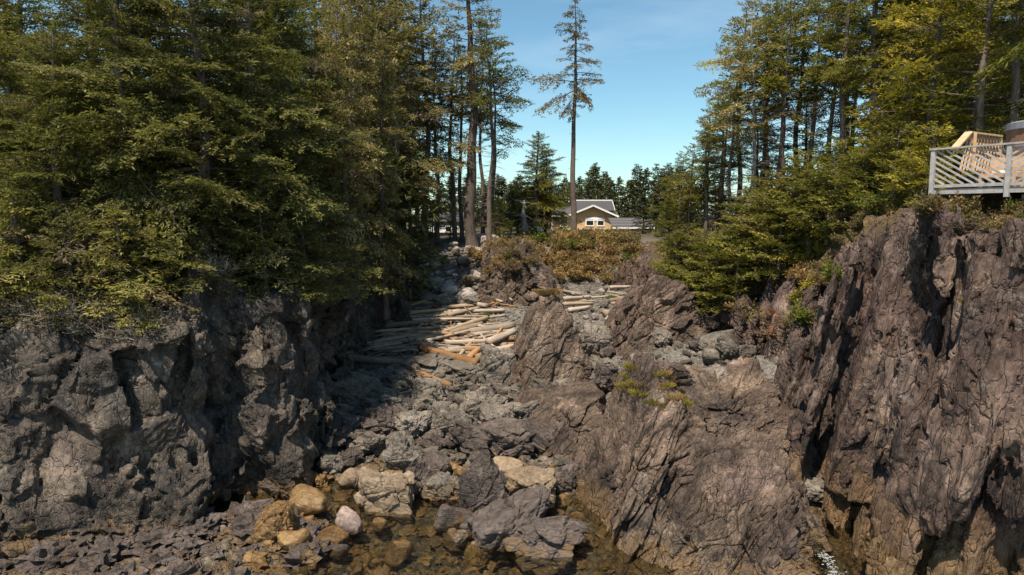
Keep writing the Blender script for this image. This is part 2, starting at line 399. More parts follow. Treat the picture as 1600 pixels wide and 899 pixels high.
M['pale_boulder'] = rock_mat('pale round stone', [(0.20, 0.175, 0.155), (0.27, 0.24, 0.215), (0.34, 0.305, 0.275), (0.42, 0.385, 0.35)], strata=(1, 1, 1), local=True, lichen=0.1, tide=0.0, bump=0.2)

# ------------------------------------------------------------------ ground
YT = [-400, 0, 10, 15, 20, 23, 25, 28, 31, 34, 40, 46, 50, 57, 61, 66, 80, 3000]
ZL = [-20, -6, -2.6, -1.1, -0.65, -0.4, -0.05, 0.45, 0.95, 1.4, 2.25, 3.6, 4.5, 6.4, 7.2, 7.6, 7.8, 7.8]
ZR = [-20, -6, -2.6, -1.1, -0.55, -0.2, 0.4, 1.2, 1.5, 1.8, 2.3, 3.0, 3.35, 4.2, 7.3, 8.0, 7.8, 7.8]
def ground_z(x, y):
    x = np.asarray(x, float); y = np.asarray(y, float)
    s = sstep(x, 0.3, 2.5)
    z = np.interp(y, YT, ZL) * (1 - s) + np.interp(y, YT, ZR) * s
    z = z + 1.9 * sstep(x, 4.5, 8.5) * sstep(y, 21.5, 25) * (1 - sstep(y, 30, 42))
    z = z + 0.9 * (1 - sstep(y, 20.5, 23)) * sstep(y, 14, 17) * (1 - sstep(x, -7.5, -4))
    return z
def gz(x, y): return float(ground_z(x, y))

def spaced(segs):
    """segs: list of (start, end, step) laid end to end"""
    out = []
    for a, b, st in segs:
        n = max(1, int(round((b - a) / st))); out += list(np.linspace(a, b, n, endpoint=False))
    out.append(segs[-1][1]); return np.array(out)
gx = spaced([(-900, -100, 80), (-100, -30, 7), (-30, -10, 1.0), (-10, 13, 0.095), (13, 30, 1.0), (30, 100, 7), (100, 900, 80)])
gy = spaced([(-300, 0, 30), (0, 14, 1.0), (14, 40, 0.095), (40, 66, 0.15), (66, 110, 1.5), (110, 300, 15), (300, 2400, 150)])
GX, GY = np.meshgrid(gx, gy, indexing='ij')
GZ = ground_z(GX, GY)
Pg = np.stack([GX, GY, GZ], -1).reshape(-1, 3)
near = ((np.abs(Pg[:, 0] - 1) < 15) & (Pg[:, 1] > 12) & (Pg[:, 1] < 72))
dn = np.zeros(len(Pg))
Pn = Pg[near]
gravel = sstep(Pn[:, 1], 36, 42)
dn[near] = (1 - 0.8 * gravel) * (0.28 * fbm(Pn * 0.6, 3) + facets(Pn * np.array([1, 1, 0.4]), 0.8, 0.16, 0.6, 0.5)) + 0.05 * fbm(Pn * 3.0, 3)
Pg[:, 2] += dn
def ground_mat():
    m, t, b, out = new_mat('shingle and soil')
    g = nnode(t, 'ShaderNodeNewGeometry'); v = g.outputs['Position']
    vo = nnode(t, 'ShaderNodeTexVoronoi', Scale=7.0); t.links.new(v, vo.inputs['Vector'])
    vo2 = nnode(t, 'ShaderNodeTexVoronoi', Scale=19.0); t.links.new(v, vo2.inputs['Vector'])
    c1 = ramp(t, vo.outputs['Color'], [(0.1, (0.05, 0.045, 0.04)), (0.5, (0.12, 0.108, 0.094)), (0.9, (0.25, 0.228, 0.20))])
    c2 = ramp(t, vo2.outputs['Color'], [(0.1, (0.08, 0.075, 0.065)), (0.5, (0.17, 0.155, 0.135)), (0.9, (0.29, 0.27, 0.24))])
    n = nnode(t, 'ShaderNodeTexNoise', Scale=0.7, Detail=6); t.links.new(v, n.inputs['Vector'])
    c = mix(t, ramp(t, n.outputs['Fac'], [(0.4, (0, 0, 0)), (0.6, (1, 1, 1))]), c1, c2)
    sep = nnode(t, 'ShaderNodeSeparateXYZ'); t.links.new(v, sep.inputs[0])
    # inland soil
    far = nnode(t, 'ShaderNodeMapRange'); far.inputs[1].default_value = 60; far.inputs[2].default_value = 66; t.links.new(sep.outputs['Y'], far.inputs[0])
    soil = ramp(t, n.outputs['Fac'], [(0.3, (0.05, 0.04, 0.022)), (0.7, (0.12, 0.095, 0.05))])
    c = mix(t, far.outputs[0], c, soil)
    zn = math_(t, 'ADD', sep.outputs['Z'], math_(t, 'MULTIPLY', math_(t, 'SUBTRACT', n.outputs['Fac'], 0.5), 0.8))
    wet = nnode(t, 'ShaderNodeMapRange'); wet.inputs[1].default_value = 0.75; wet.inputs[2].default_value = 0.15; t.links.new(zn, wet.inputs[0])
    wc = ramp(t, vo.outputs['Color'], [(0.1, (0.035, 0.027, 0.018)), (0.5, (0.08, 0.060, 0.038)), (0.9, (0.17, 0.13, 0.085))])
    c = mix(t, wet.outputs[0], c, wc)
    t.links.new(c, b.inputs['Base Color']); b.inputs['Roughness'].default_value = 0.85
    hh = math_(t, 'ADD', math_(t, 'MULTIPLY', vo.outputs['Distance'], -1.0), math_(t, 'MULTIPLY', vo2.outputs['Distance'], -0.4))
    bp = nnode(t, 'ShaderNodeBump', Strength=0.8, Distance=0.12); t.links.new(hh, bp.inputs['Height']); t.links.new(bp.outputs[0], b.inputs['Normal'])
    return m
M['ground'] = ground_mat()
tag(link('ground', mesh_np('ground', Pg, grid_faces(len(gx), len(gy))), M['ground']), kind='structure')

# ------------------------------------------------------------------ cliffs: rows of (base, top, back)
def net_band(G, N, ts, ds, disp, n0=-1.9, n1=1.5):
    """the rock face as the zero of (offset - displacement) in a band about the sheet G"""
    nu, nv = G.shape[:2]; nu -= (nu + 1) % 2; nv -= (nv + 1) % 2; G = G[:nu, :nv].astype(np.float32); N = N[:nu, :nv].astype(np.float32)
    nn = int((n1 - n0) / ds); nn += (nn + 1) % 2; offs = np.linspace(n0, n1, nn).astype(np.float32)
    fade = np.interp(ts[:nv], [0, 2.8, 3.3, 4.0, 5], [1, 1, 0.5, 0.18, 0.15]).astype(np.float32)
    low = np.interp(ts[:nv], [0, 1.0, 1.15], [0.5, -0.1, -9]).astype(np.float32)
    def f_at(iu, iv, iw):
        Q = G[iu, iv] + N[iu, iv] * offs[iw][:, None]
        return offs[iw] - np.maximum(disp(Q) * fade[iv], low[iv])
    return net(G, N, offs, f_at, True)

def net(G, N, offs, f_at, clamp):
    """mesh the zero of a field cell by cell, so that steps and overhangs get faces of even size"""
    nu, nv = G.shape[:2]; nn = len(offs)
    cu, cv, cw = np.meshgrid(np.arange(0, nu, 2), np.arange(0, nv, 2), np.arange(0, nn, 2), indexing='ij')
    Fc = f_at(cu.ravel(), cv.ravel(), cw.ravel()).reshape(cu.shape)
    Fi = np.repeat(np.repeat(np.repeat(Fc, 2, 0), 2, 1), 2, 2)[:nu, :nv, :nn].copy()
    sg = Fc > 0; near = np.zeros(sg.shape, bool)
    for ax in range(3):
        df = np.diff(sg, axis=ax); lo = [slice(None)] * 3; hi = [slice(None)] * 3; lo[ax] = slice(0, -1); hi[ax] = slice(1, None)
        near[tuple(lo)] |= df; near[tuple(hi)] |= df
    for ax in range(3):
        t = near.copy(); lo = [slice(None)] * 3; hi = [slice(None)] * 3; lo[ax] = slice(0, -1); hi[ax] = slice(1, None)
        t[tuple(lo)] |= near[tuple(hi)]; t[tuple(hi)] |= near[tuple(lo)]; near = t
    fine = np.repeat(np.repeat(np.repeat(near, 2, 0), 2, 1), 2, 2)[:nu, :nv, :nn]
    I = np.argwhere(fine)
    for k in range(0, len(I), 400000):
        q = I[k:k + 400000]; Fi[q[:, 0], q[:, 1], q[:, 2]] = f_at(q[:, 0], q[:, 1], q[:, 2])
    if clamp: Fi[:, :, 0] = np.minimum(Fi[:, :, 0], -0.01); Fi[:, :, -1] = np.maximum(Fi[:, :, -1], 0.01)
    S = Fi > 0
    # one vertex for every cell that the surface crosses
    acc = np.zeros((nu - 1, nv - 1, nn - 1, 3), np.float32); cnt = np.zeros((nu - 1, nv - 1, nn - 1), np.float32)
    edges = []
    for ax in range(3):
        lo = [slice(None)] * 3; hi = [slice(None)] * 3; lo[ax] = slice(0, -1); hi[ax] = slice(1, None)
        a, b = Fi[tuple(lo)], Fi[tuple(hi)]; cr = S[tuple(lo)] != S[tuple(hi)]
        E = np.argwhere(cr); av, bv = a[cr], b[cr]; t = av / (av - bv)
        pos = E.astype(np.float32); pos[:, ax] += t
        edges.append((E, S[tuple(lo)][cr]))
        o1, o2 = [x for x in range(3) if x != ax]
        for d1 in (0, 1):
            for d2 in (0, 1):
                c = E.copy(); c[:, o1] -= d1; c[:, o2] -= d2
                ok = (c[:, o1] >= 0) & (c[:, o2] >= 0) & (c[:, 0] < nu - 1) & (c[:, 1] < nv - 1) & (c[:, 2] < nn - 1)
                ci = tuple(c[ok].T); np.add.at(acc, ci, pos[ok]); np.add.at(cnt, ci, 1)
    has = cnt > 0; idx = np.full(has.shape, -1, np.int64); idx[has] = np.arange(has.sum())
    V = acc[has] / cnt[has][:, None]
    iu = np.clip(V[:, 0].astype(int), 0, nu - 2); iv = np.clip(V[:, 1].astype(int), 0, nv - 2); fu = (V[:, 0] - iu)[:, None]; fv = (V[:, 1] - iv)[:, None]
    bl = lambda A: (A[iu, iv] * (1 - fu) + A[iu + 1, iv] * fu) * (1 - fv) + (A[iu, iv + 1] * (1 - fu) + A[iu + 1, iv + 1] * fu) * fv
    Pw = bl(G) + bl(N) * np.interp(V[:, 2], np.arange(nn), offs)[:, None]
    Q = []
    for ax, (E, sgn) in enumerate(edges):
        o1, o2 = [(1, 2), (2, 0), (0, 1)][ax]
        ok = (E[:, o1] > 0) & (E[:, o2] > 0) & (E[:, o1] < has.shape[o1]) & (E[:, o2] < has.shape[o2]); E = E[ok]; sg_ = sgn[ok]
        cs = []
        for d1, d2 in ((0, 0), (1, 0), (1, 1), (0, 1)):
            c = E.copy(); c[:, o1] -= d1; c[:, o2] -= d2; cs.append(idx[tuple(c.T)])
        q = np.stack(cs, 1); q[sg_] = q[sg_][:, ::-1]; Q.append(q)
    Q = np.concatenate(Q); Q = Q[(Q >= 0).all(1)]
    # drop what is not part of the face itself (loose crumbs)
    lab = np.arange(len(Pw))
    for _ in range(60):
        m = lab[Q].min(1); old = lab.copy()
        for k in range(4): np.minimum.at(lab, Q[:, k], m)
        lab = lab[lab]
        if (old == lab).all(): break
    u, c_ = np.unique(lab, return_counts=True); keep = np.isin(lab, u[c_ > 400]); Q = Q[keep[Q].all(1)]
    ren = np.cumsum(keep) - 1
    return Pw[keep], ren[Q], V[keep, 1]

def cliff(name, rows, mat, ds, nface, R, stretch, big, seed, mid_in=0.0, kind='structure', foot=0.9, **rk):
    base = np.array([r[0] for r in rows], float); top = np.array([r[1] for r in rows], float); back = np.array([r[2] for r in rows], float)
    k = len(rows)
    seg = np.linalg.norm(np.diff((base + top)[:, :2] / 2, axis=0), axis=1)
    t = []
    for i in range(k - 1):
        dd = np.clip(math.hypot(*((base[i] + base[i + 1])[:2] / 2)) / 20.0, 0.8, 3.0)
        n = max(2, int(seg[i] / (ds * dd))); t += list(i + np.arange(n) / n)
    t = np.array(t + [k - 1.0])
    b = catmull(base, t); tp = catmull(top, t); bk = catmull(back, t)
    out = (b - tp); out[:, 2] = 0; out /= (np.linalg.norm(out, axis=1)[:, None] + 1e-6)
    ft = b + out * foot; ft[:, 2] -= 1.3
    mid = 0.5 * (b + tp) - out * mid_in
    sh = tp * 0.80 + bk * 0.20; sh[:, 2] = tp[:, 2] + 0.45 * (bk[:, 2] - tp[:, 2])
    for i_, r in enumerate(rows):
        if len(r) > 3:
            wgt = np.clip(1 - np.abs(t - i_), 0, 1)[:, None]; sh = sh * (1 - wgt) + np.array(r[3], float) * wgt
    keys = np.stack([ft, b, mid, tp, sh, bk], 1)
    ts = np.concatenate([np.linspace(0, 1, max(3, nface // 7), endpoint=False), np.linspace(1, 3, nface, endpoint=False), np.linspace(3, 4, nface // 5, endpoint=False), np.linspace(4, 5, nface // 6 + 1)])
    i = np.clip(np.floor(ts).astype(int), 0, 4); f = (ts - i)
    G = keys[:, i] * (1 - f)[None, :, None] + keys[:, i + 1] * f[None, :, None]
    for _ in range(10):
        G[:, 1:-1] = 0.25 * G[:, :-2] + 0.5 * G[:, 1:-1] + 0.25 * G[:, 2:]
    N = grid_normals(G)
    c = G.mean((0, 1))
    if N[..., 2].mean() < 0: N = -N
    # smooth the direction of displacement so facets do not cross
    for _ in range(6):
        N[:, 1:-1] = 0.25 * N[:, :-2] + 0.5 * N[:, 1:-1] + 0.25 * N[:, 2:]; N[1:-1] = 0.25 * N[:-2] + 0.5 * N[1:-1] + 0.25 * N[2:]
    N /= np.linalg.norm(N, axis=2, keepdims=True)
    P, Fq, iv = net_band(G, N, ts, ds, lambda Q: rock(Q, R, stretch, big, seed=seed, **rk))
    soil = np.interp(np.interp(iv, np.arange(len(ts)), ts), [0, 3.1, 3.6, 5], [0, 0, 1, 1])
    me = mesh_np(name, P, Fq, smooth=False, attrs={'soil': ('POINT', soil)})
    o = link(name, me, mat); o['kind'] = kind
    return P

LEFT = [  # base, top, back
    ((-34, 17.5, -0.5), (-34, 19, 6.4), (-44, 34, 10)),
    ((-22, 18.2, -0.5), (-22, 19.6, 6.4), (-42, 36, 10)),
    ((-16, 18.9, -0.4), (-15.8, 20.2, 6.5), (-40, 38, 10)),
    ((-13, 19.2, -0.4), (-13, 20.6, 6.3), (-38, 40, 10)),
    ((-10.4, 19.9, -0.4), (-10.9, 21.0, 6.2), (-37, 42, 10)),
    ((-9.9, 21.3, -0.3), (-11.0, 22.1, 6.8), (-36, 44, 10)),
    ((-10.2, 22.6, -0.2), (-10.9, 24.0, 8.4), (-35, 46, 10)),
    ((-9.2, 23.0, -0.2), (-9.9, 24.6, 8.0), (-34, 48, 10)),
    ((-8.1, 23.0, -0.2), (-8.6, 24.6, 7.0), (-33, 50, 10)),
    ((-7.4, 25.0, 0.0), (-8.3, 26.0, 7.0), (-32, 53, 9.8)),
    ((-7.6, 28.0, 0.3), (-8.6, 28.6, 7.0), (-32, 56, 9.8)),
    ((-7.9, 32.0, 1.0), (-9.0, 32.4, 7.0), (-32, 60, 9.6)),
    ((-8.3, 36.0, 1.6), (-9.3, 36.2, 6.6), (-30, 64, 9.4)),
    ((-8.0, 39.5, 2.2), (-8.6, 40.0, 6.4), (-30, 67, 9.2)),
    ((-7.0, 42.5, 2.8), (-7.6, 43.3, 6.2), (-28, 70, 9.0)),
    ((-7.4, 47.0, 3.8), (-8.3, 47.6, 6.7), (-26, 73, 8.8)),
    ((-7.7, 52.0, 4.9), (-8.6, 53.0, 7.1), (-24, 76, 8.6)),
    ((-6.7, 58.0, 6.5), (-7.5, 59.0, 7.8), (-22, 78, 8.4)),
    ((-6.2, 66.0, 7.4), (-7.2, 67.0, 8.1), (-20, 80, 8.3)),
]
RIGHT = [
    ((8.6, 60.0, 6.0), (10.5, 61.0, 7.0), (30, 80, 9)),
    ((9.0, 54.0, 3.8), (10.6, 55.0, 5.6), (32, 78, 9.5), (13.0, 56.5, 8.0)),
    ((10.2, 48.0, 3.2), (11.6, 49.2, 5.9), (34, 74, 10), (14.4, 50.5, 7.9)),
    ((10.9, 44.0, 2.8), (12.2, 45.2, 5.7), (36, 70, 11), (15.2, 46.8, 8.2)),
    ((10.6, 40.0, 2.6), (12.1, 41.2, 5.4), (38, 66, 12), (15.3, 43.0, 8.6)),
    ((11.1, 36.0, 2.7), (12.3, 37.0, 5.0), (40, 62, 12), (15.5, 39.0, 9.0)),
    ((11.0, 31.0, 2.6), (12.3, 32.2, 5.2), (42, 56, 12), (15.3, 34.6, 9.5)),
    ((10.3, 27.0, 1.8), (11.9, 28.0, 6.3), (43, 50, 12), (14.8, 30.5, 10.1)),
    ((9.7, 23.2, 0.5), (11.7, 24.4, 8.3), (44, 44, 12), (13.7, 26.4, 10.3)),
    ((9.5, 20.9, -0.1), (11.6, 22.2, 9.6), (45, 40, 12), (13.0, 23.2, 10.4)),
    ((10.5, 20.2, -0.3), (12.4, 21.5, 10.0), (46, 38, 12), (13.2, 22.3, 10.5)),
    ((10.5, 18.2, -0.4), (12.0, 19.6, 10.2), (46, 37, 12), (12.9, 20.6, 10.6)),
    ((11.9, 17.0, -0.5), (12.9, 17.8, 9.7), (47, 35, 12), (13.6, 18.4, 10.6)),
    ((14.0, 15.2, -0.5), (14.6, 15.9, 8.8), (48, 34, 12), (15.2, 16.7, 10.5)),
    ((18.5, 13.4, -0.5), (18.8, 14.6, 8.0), (49, 33, 12), (19.6, 16.0, 10.45)),
    ((30, 14.0, -0.5), (30, 15.6, 8.0), (52, 32, 12), (30.6, 17, 10.5)),
]
VL = cliff('cliff', LEFT, M['cliff_l'], 0.092, 98, axes((0.6, -0.5, 0.35), (0.1, 0.15, 1)), (1.1, 1.0, 1.2), 0.72, 3.0, mid_in=0.2, warp=0.08, rib=0.3, bed=0.25, gs=(0.8, 0.8, 0.5), size=1.3, fine=0.75)
VR = cliff('cliff', RIGHT, M['cliff_r'], 0.080, 125, axes((0.8, -0.6, 0.1), (0.22, 0.1, 1)), (0.9, 0.95, 2.0), 0.66, 15.0, mid_in=0.1, warp=0.2, rib=0.9, bed=0.3, gs=(1, 1, 0.6))
VALL = np.concatenate([VL[::3], VR[::3]])
CRAGV = []
def surf_z(x, y):
    """height of whatever land is at x,y"""
    d = (VALL[:, 0] - x) ** 2 + (VALL[:, 1] - y) ** 2
    r = 0.5
    for _ in range(4):
        s = VALL[d < r * r]
        if len(s): return max(float(np.percentile(s[:, 2], 90)), gz(x, y))
        r *= 1.7
    return gz(x, y)

# ------------------------------------------------------------------ crags and boulders: planes cut round a centre, then broken up
def icosphere(level):
    key = level
    if key in icosphere.c: return icosphere.c[key]
    p = (1 + 5 ** 0.5) / 2
    V = np.array([(-1, p, 0), (1, p, 0), (-1, -p, 0), (1, -p, 0), (0, -1, p), (0, 1, p), (0, -1, -p), (0, 1, -p), (p, 0, -1), (p, 0, 1), (-p, 0, -1), (-p, 0, 1)], float)
    Fc = np.array([(0, 11, 5), (0, 5, 1), (0, 1, 7), (0, 7, 10), (0, 10, 11), (1, 5, 9), (5, 11, 4), (11, 10, 2), (10, 7, 6), (7, 1, 8), (3, 9, 4), (3, 4, 2), (3, 2, 6), (3, 6, 8), (3, 8, 9), (4, 9, 5), (2, 4, 11), (6, 2, 10), (8, 6, 7), (9, 8, 1)])
    V /= np.linalg.norm(V, axis=1)[:, None]
    for _ in range(level):
        E = np.sort(np.concatenate([Fc[:, [0, 1]], Fc[:, [1, 2]], Fc[:, [2, 0]]]), 1)
        U, inv = np.unique(E, axis=0, return_inverse=True); inv = inv.ravel()
        mdp = V[U[:, 0]] + V[U[:, 1]]; mdp /= np.linalg.norm(mdp, axis=1)[:, None]
        n = len(V); V = np.concatenate([V, mdp]); m = len(Fc)
        a, b, c = inv[:m] + n, inv[m:2 * m] + n, inv[2 * m:] + n
        Fc = np.concatenate([np.stack([Fc[:, 0], a, c], 1), np.stack([Fc[:, 1], b, a], 1), np.stack([Fc[:, 2], c, b], 1), np.stack([a, b, c], 1)])
    icosphere.c[key] = (V, Fc); return V, Fc
icosphere.c = {}

def polytope(planes, level, k=14.0):
    """planes: (normal, distance) round the origin; soft minimum of the plane hits"""
    V, Fc = icosphere(level)
    inv = np.zeros(len(V))
    for n, h in planes:
        n = np.array(n, float); n /= np.linalg.norm(n)
        inv += np.clip(V @ n / h, 0, None) ** k
    r = 1 / (inv ** (1 / k) + 1e-9)
    return V, V * r[:, None], Fc

def crag(name, center, planes, mat, label, level=6, R=None, stretch=(1, 1, 1.8), big=0.4, size=1.0, seed=0.0, cat='rock', soft=18, **rk):
    c = np.array(center, float)
    D, P, Fc = polytope(planes, level, soft)
    W = P + c
    d = rock(W, R, stretch, big, size, seed, **rk)
    W = P + D * d[:, None]
    o = link(name, mesh_np(name, W, Fc, smooth=False), mat); o.location = center
    tag(o, label, cat); CRAGV.append(W + c)
    return W + c

def plane_through(c, p, n):
    n = Vector(n).normalized(); h = (Vector(p) - Vector(c)).dot(n); return (tuple(n), max(h, 0.05))

RA = axes((0.8, -0.3, -0.4), (0.5, 0.25, 0.8))
def crag_pts(name, c, pl, *a, **k):
    return crag(name, c, [plane_through(c, p, n) for p, n in pl], *a, **k)

crag_pts('crag', (4.3, 21.6, 1.2), [
    ((3.7, 22.3, 3.2), (-1, -0.2, 0.34)), ((4.4, 22.6, 5.3), (-0.25, 0.2, 1)), ((3.4, 19.2, 0.9), (-0.25, -1, 0.75)),
    ((5.4, 20.5, 3.2), (0.85, -0.35, 0.5)), ((5.5, 23.8, 4.3), (0.5, 0.4, 0.8)), ((4.4, 24.4, 3), (0, 1, 0.3)), ((6.5, 22, 1), (1, 0, 0.25)), ((4, 21, -1.6), (0, 0, -1)),
    ((3.0, 20.4, 0.6), (-0.8, -0.7, 0.4))],
    M['crag'], 'tall purple grey crag with a grassy cap and a split face', level=7, R=RA, stretch=(0.85, 0.95, 2.2), big=0.42, bulk=0.85, seed=5.0, warp=0.2, rib=0.25, bed=0.7)
crag_pts('crag', (6.6, 18.9, 0.4), [
    ((6.9, 20.4, 3.3), (-0.05, -0.25, 1)), ((6.5, 18.0, 1.7), (-0.1, -0.9, 0.75)), ((8.3, 20.0, 2.8), (0.75, -0.1, 0.55)), ((8.5, 18.0, 0.3), (1, -0.3, 0.35)),
    ((4.9, 18.2, 0.8), (-0.85, -0.3, 0.55)), ((7.0, 21.6, 2.5), (0, 1, 0.3)), ((6.5, 19, -1.8), (0, 0, -1)), ((6.3, 16.0, 0), (0, -1, 0.25)), ((3.4, 18.5, 0), (-1, 0, 0.2))],
    M['crag'], 'broad brown rock slab sloping down between the grassy crag and the stream gully', level=7, R=RA, stretch=(0.9, 1.0, 2.0), big=0.42, bulk=0.85, seed=109.0, warp=0.15, rib=0.2, bed=0.5)
crag_pts('crag', (1.75, 33.2, 2.6), [
    ((0.55, 33, 3), (-1, -0.25, 0.2)), ((0.75, 33, 4.9), (-0.75, -0.1, 1.0)), ((3.0, 33.3, 4.6), (1, -0.1, 0.42)), ((1.9, 33.1, 6.4), (0.15, 0, 1)), ((1.8, 32.2, 3.2), (0.05, -1, 0.18)), ((1.8, 34.6, 3), (0, 1, 0.3)), ((1.7, 33, 0.6), (0, 0, -1)), ((3.5, 33, 2), (1, 0, 0.1))],
    M['crag'], 'upright fin of dark rock standing on the beach beside the driftwood', level=6, R=rotm(0.1, 0.4, 0), big=0.28, bulk=0.9, seed=21.0)
crag_pts('crag', (8.0, 38.2, 4.0), [
    ((6.4, 37.6, 4.3), (-1, -0.3, 0.42)), ((8.6, 36.9, 4.6), (0.25, -1, 0.45)), ((8.4, 38.3, 6.5), (-0.1, -0.1, 1)), ((7.5, 38, 5.9), (-0.75, 0, 0.8)), ((9.7, 38.2, 5.8), (0.75, 0, 0.7)), ((8, 40, 4), (0, 1, 0.2)), ((8, 38, 1.6), (0, 0, -1)), ((11, 38, 4), (1, 0, 0.1))],
    M['crag'], 'pyramid of brown rock below the right hand trees, behind the rubble slope', level=6, R=rotm(0.0, 0.9, 0.2), big=0.32, bulk=0.9, seed=33.0)
crag_pts('crag', (-0.2, 49.6, 5.0), [
    ((-1.7, 48.6, 5.5), (-1, -0.3, 0.75)), ((0.0, 47.6, 5.2), (0.1, -1, 0.6)), ((0.2, 50.5, 7.3), (-0.1, -0.2, 1)), ((1.3, 49, 5.8), (1, -0.3, 0.8)), ((0, 54, 5), (0, 1, 0.1)), ((0, 49, 3.0), (0, 0, -1)), ((-0.8, 48.4, 6.3), (-0.5, -0.7, 0.9)), ((-2.3, 49, 4), (-1, 0, 0))],
    M['crag'], 'broken rock knoll with brown bushes on it, between the stone ramp and the far beach', level=6, R=axes((0.7, -0.5, 0.2), (0.2, 0.1, 1)), big=0.45, seed=41.0, size=0.6, warp=0.2)
crag_pts('crag', (2.35, 27.3, 1.2), [
    ((1.6, 27, 1.4), (-1, -0.4, 0.6)), ((2.3, 27.3, 1.9), (-0.1, -0.2, 1)), ((2.0, 25.6, 1.2), (-0.1, -1, 0.5)), ((3.6, 27.3, 2.4), (1, 0, 0.3)), ((2.4, 30.4, 2), (0, 1, 0.4)), ((2, 27, -0.6), (0, 0, -1))],
    M['crag'], 'low dark rib of rock left of the grassy crag, running back to the fin', level=6, R=RA, stretch=(0.8, 0.8, 2.0), big=0.30, seed=52.0)
crag_pts('crag', (8.2, 25.4, 2.0), [
    ((6.8, 25, 2.8), (-0.8, -0.3, 0.8)), ((8.2, 25.4, 3.1), (-0.1, -0.3, 1)), ((8.2, 23.4, 2), (0, -1, 0.5)), ((10.2, 25.3, 3), (1, 0, 0.4)), ((8, 28.4, 3), (0, 1, 0.5)), ((8, 25, 0), (0, 0, -1))],
    M['crag'], 'low jagged hump of brown rock behind the broad slab, under the right cliff', level=6, R=RA, stretch=(0.7, 0.8, 2.0), big=0.34, seed=63.0)



# ------------------------------------------------------------------ water
def water_mat():
    m, t, b, out = new_mat('shallow clear water'); t.nodes.remove(b)
    g = nnode(t, 'ShaderNodeNewGeometry')
    n1 = nnode(t, 'ShaderNodeTexNoise', Scale=2.6, Detail=6, Roughness=0.62, Distortion=0.8); t.links.new(g.outputs['Position'], n1.inputs['Vector'])
    bp = nnode(t, 'ShaderNodeBump', Strength=0.6, Distance=0.22); t.links.new(n1.outputs['Fac'], bp.inputs['Height'])
    tr = nnode(t, 'ShaderNodeBsdfTransparent'); tr.inputs['Color'].default_value = (0.74, 0.75, 0.66, 1)
    gl = nnode(t, 'ShaderNodeBsdfGlossy', Roughness=0.06)
    fr = nnode(t, 'ShaderNodeFresnel', IOR=1.33); t.links.new(bp.outputs[0], fr.inputs['Normal']); t.links.new(bp.outputs[0], gl.inputs['Normal'])
    ms = nnode(t, 'ShaderNodeMixShader'); t.links.new(fr.outputs[0], ms.inputs[0]); t.links.new(tr.outputs[0], ms.inputs[1]); t.links.new(gl.outputs[0], ms.inputs[2])
    t.links.new(ms.outputs[0], out.inputs[0]); return m
M['water'] = water_mat()
wx = spaced([(-400, -20, 40), (-20, 20, 0.16), (20, 400, 40)]); wy = spaced([(-400, 8, 40), (8, 28, 0.16)])
WX, WY = np.meshgrid(wx, wy, indexing='ij'); Pw = np.stack([WX, WY, 0 * WX], -1).reshape(-1, 3)
Pw[:, 2] = 0.04 * fbm(Pw * np.array([0.9, 1.6, 1]), 3) * ((np.abs(Pw[:, 0]) < 20) & (Pw[:, 1] > 8))
tag(link('water', mesh_np('water', Pw, grid_faces(len(wx), len(wy))), M['water']), kind='structure')

# foam threading down the gully beside the broad slab
M['foam'] = simple('sea foam', (0.36, 0.37, 0.375), 0.6, 0.1, 12)
def foam(pts, wd, seed):
    r = np.random.default_rng(seed); V = []; Fq = []
    for (a, bb) in zip(pts[:-1], pts[1:]):
        a, bb = Vector(a), Vector(bb); n = int((bb - a).length * 150)
        for _ in range(n):
            p = a.lerp(bb, r.random()) + Vector((r.normal() * wd, r.normal() * wd, abs(r.normal()) * 0.025))
            s = 0.008 + 0.02 * r.random() ** 2; k = len(V); an = r.random() * 6.28
            for q in range(5):
                V.append((p.x + s * 1.6 * math.cos(an + q * 1.2566), p.y + s * math.sin(an + q * 1.2566), p.z + 0.01))
            V.append((p.x, p.y, p.z + s * 0.8))
            Fq += [(k + q, k + (q + 1) % 5, k + 5) for q in range(5)]
    return mesh_np('foam', np.array(V), np.array(Fq))

# ------------------------------------------------------------------ boulders
def boulder_mesh(kind, seed, level):
    r = np.random.default_rng(seed); pl = []
    n = {'angular': 11, 'round': 16, 'slab': 10, 'blade': 9}[kind]
    for i in range(n):
        v = r.normal(size=3); v /= np.linalg.norm(v)
        h = r.uniform(0.34, 0.52)
        pl.append((v, h))
    for ax in range(3):
        for sg in (-1, 1):
            v = np.zeros(3); v[ax] = sg; v += r.normal(size=3) * 0.18; pl.append((v, r.uniform(0.42, 0.52)))
    D, P, Fc = polytope(pl, level, 11 if kind == 'round' else 26)
    W = P.copy() + seed * 3.7
    if kind == 'round':
        d = 0.05 * fbm(W * 1.6, 4) + facets(W, 0.5, 0.02, 0.8, 0.2, 0.1)
    else:
        S = W.astype(np.float32) @ rotm(0.3 * seed, 0.5, 0.2)
        d = 0.06 * fbm(W * 1.4, 4) + facets(S, 0.36, 0.055, 1.1, 0.30, 0.08) + facets(S + 9, 0.16, 0.022, 1.1, 0.3, 0.1)
        u = S[:, 0] * 4.2 + 0.4 * perlin(S * 2); sw = u - np.floor(u); d += (0.035 if kind != 'angular' else 0.015) * (np.where(sw < 0.85, sw / 0.85, (1 - sw) / 0.15) - 0.5)
    P = P + D * d[:, None]
    if kind == 'slab': P[:, 2] *= 0.75
    return mesh_np('boulder', P, Fc, smooth=(kind == 'round'))
BK = {}
for kind, seeds in (('angular', (1, 2, 3, 4, 5, 6)), ('round', (7, 8, 9)), ('slab', (10, 11, 12)), ('blade', (13, 14))):
    BK[kind] = [boulder_mesh(kind, s, 5 if s in (1, 2, 10, 13, 7) else 4) for s in seeds]
_meshmat = {}
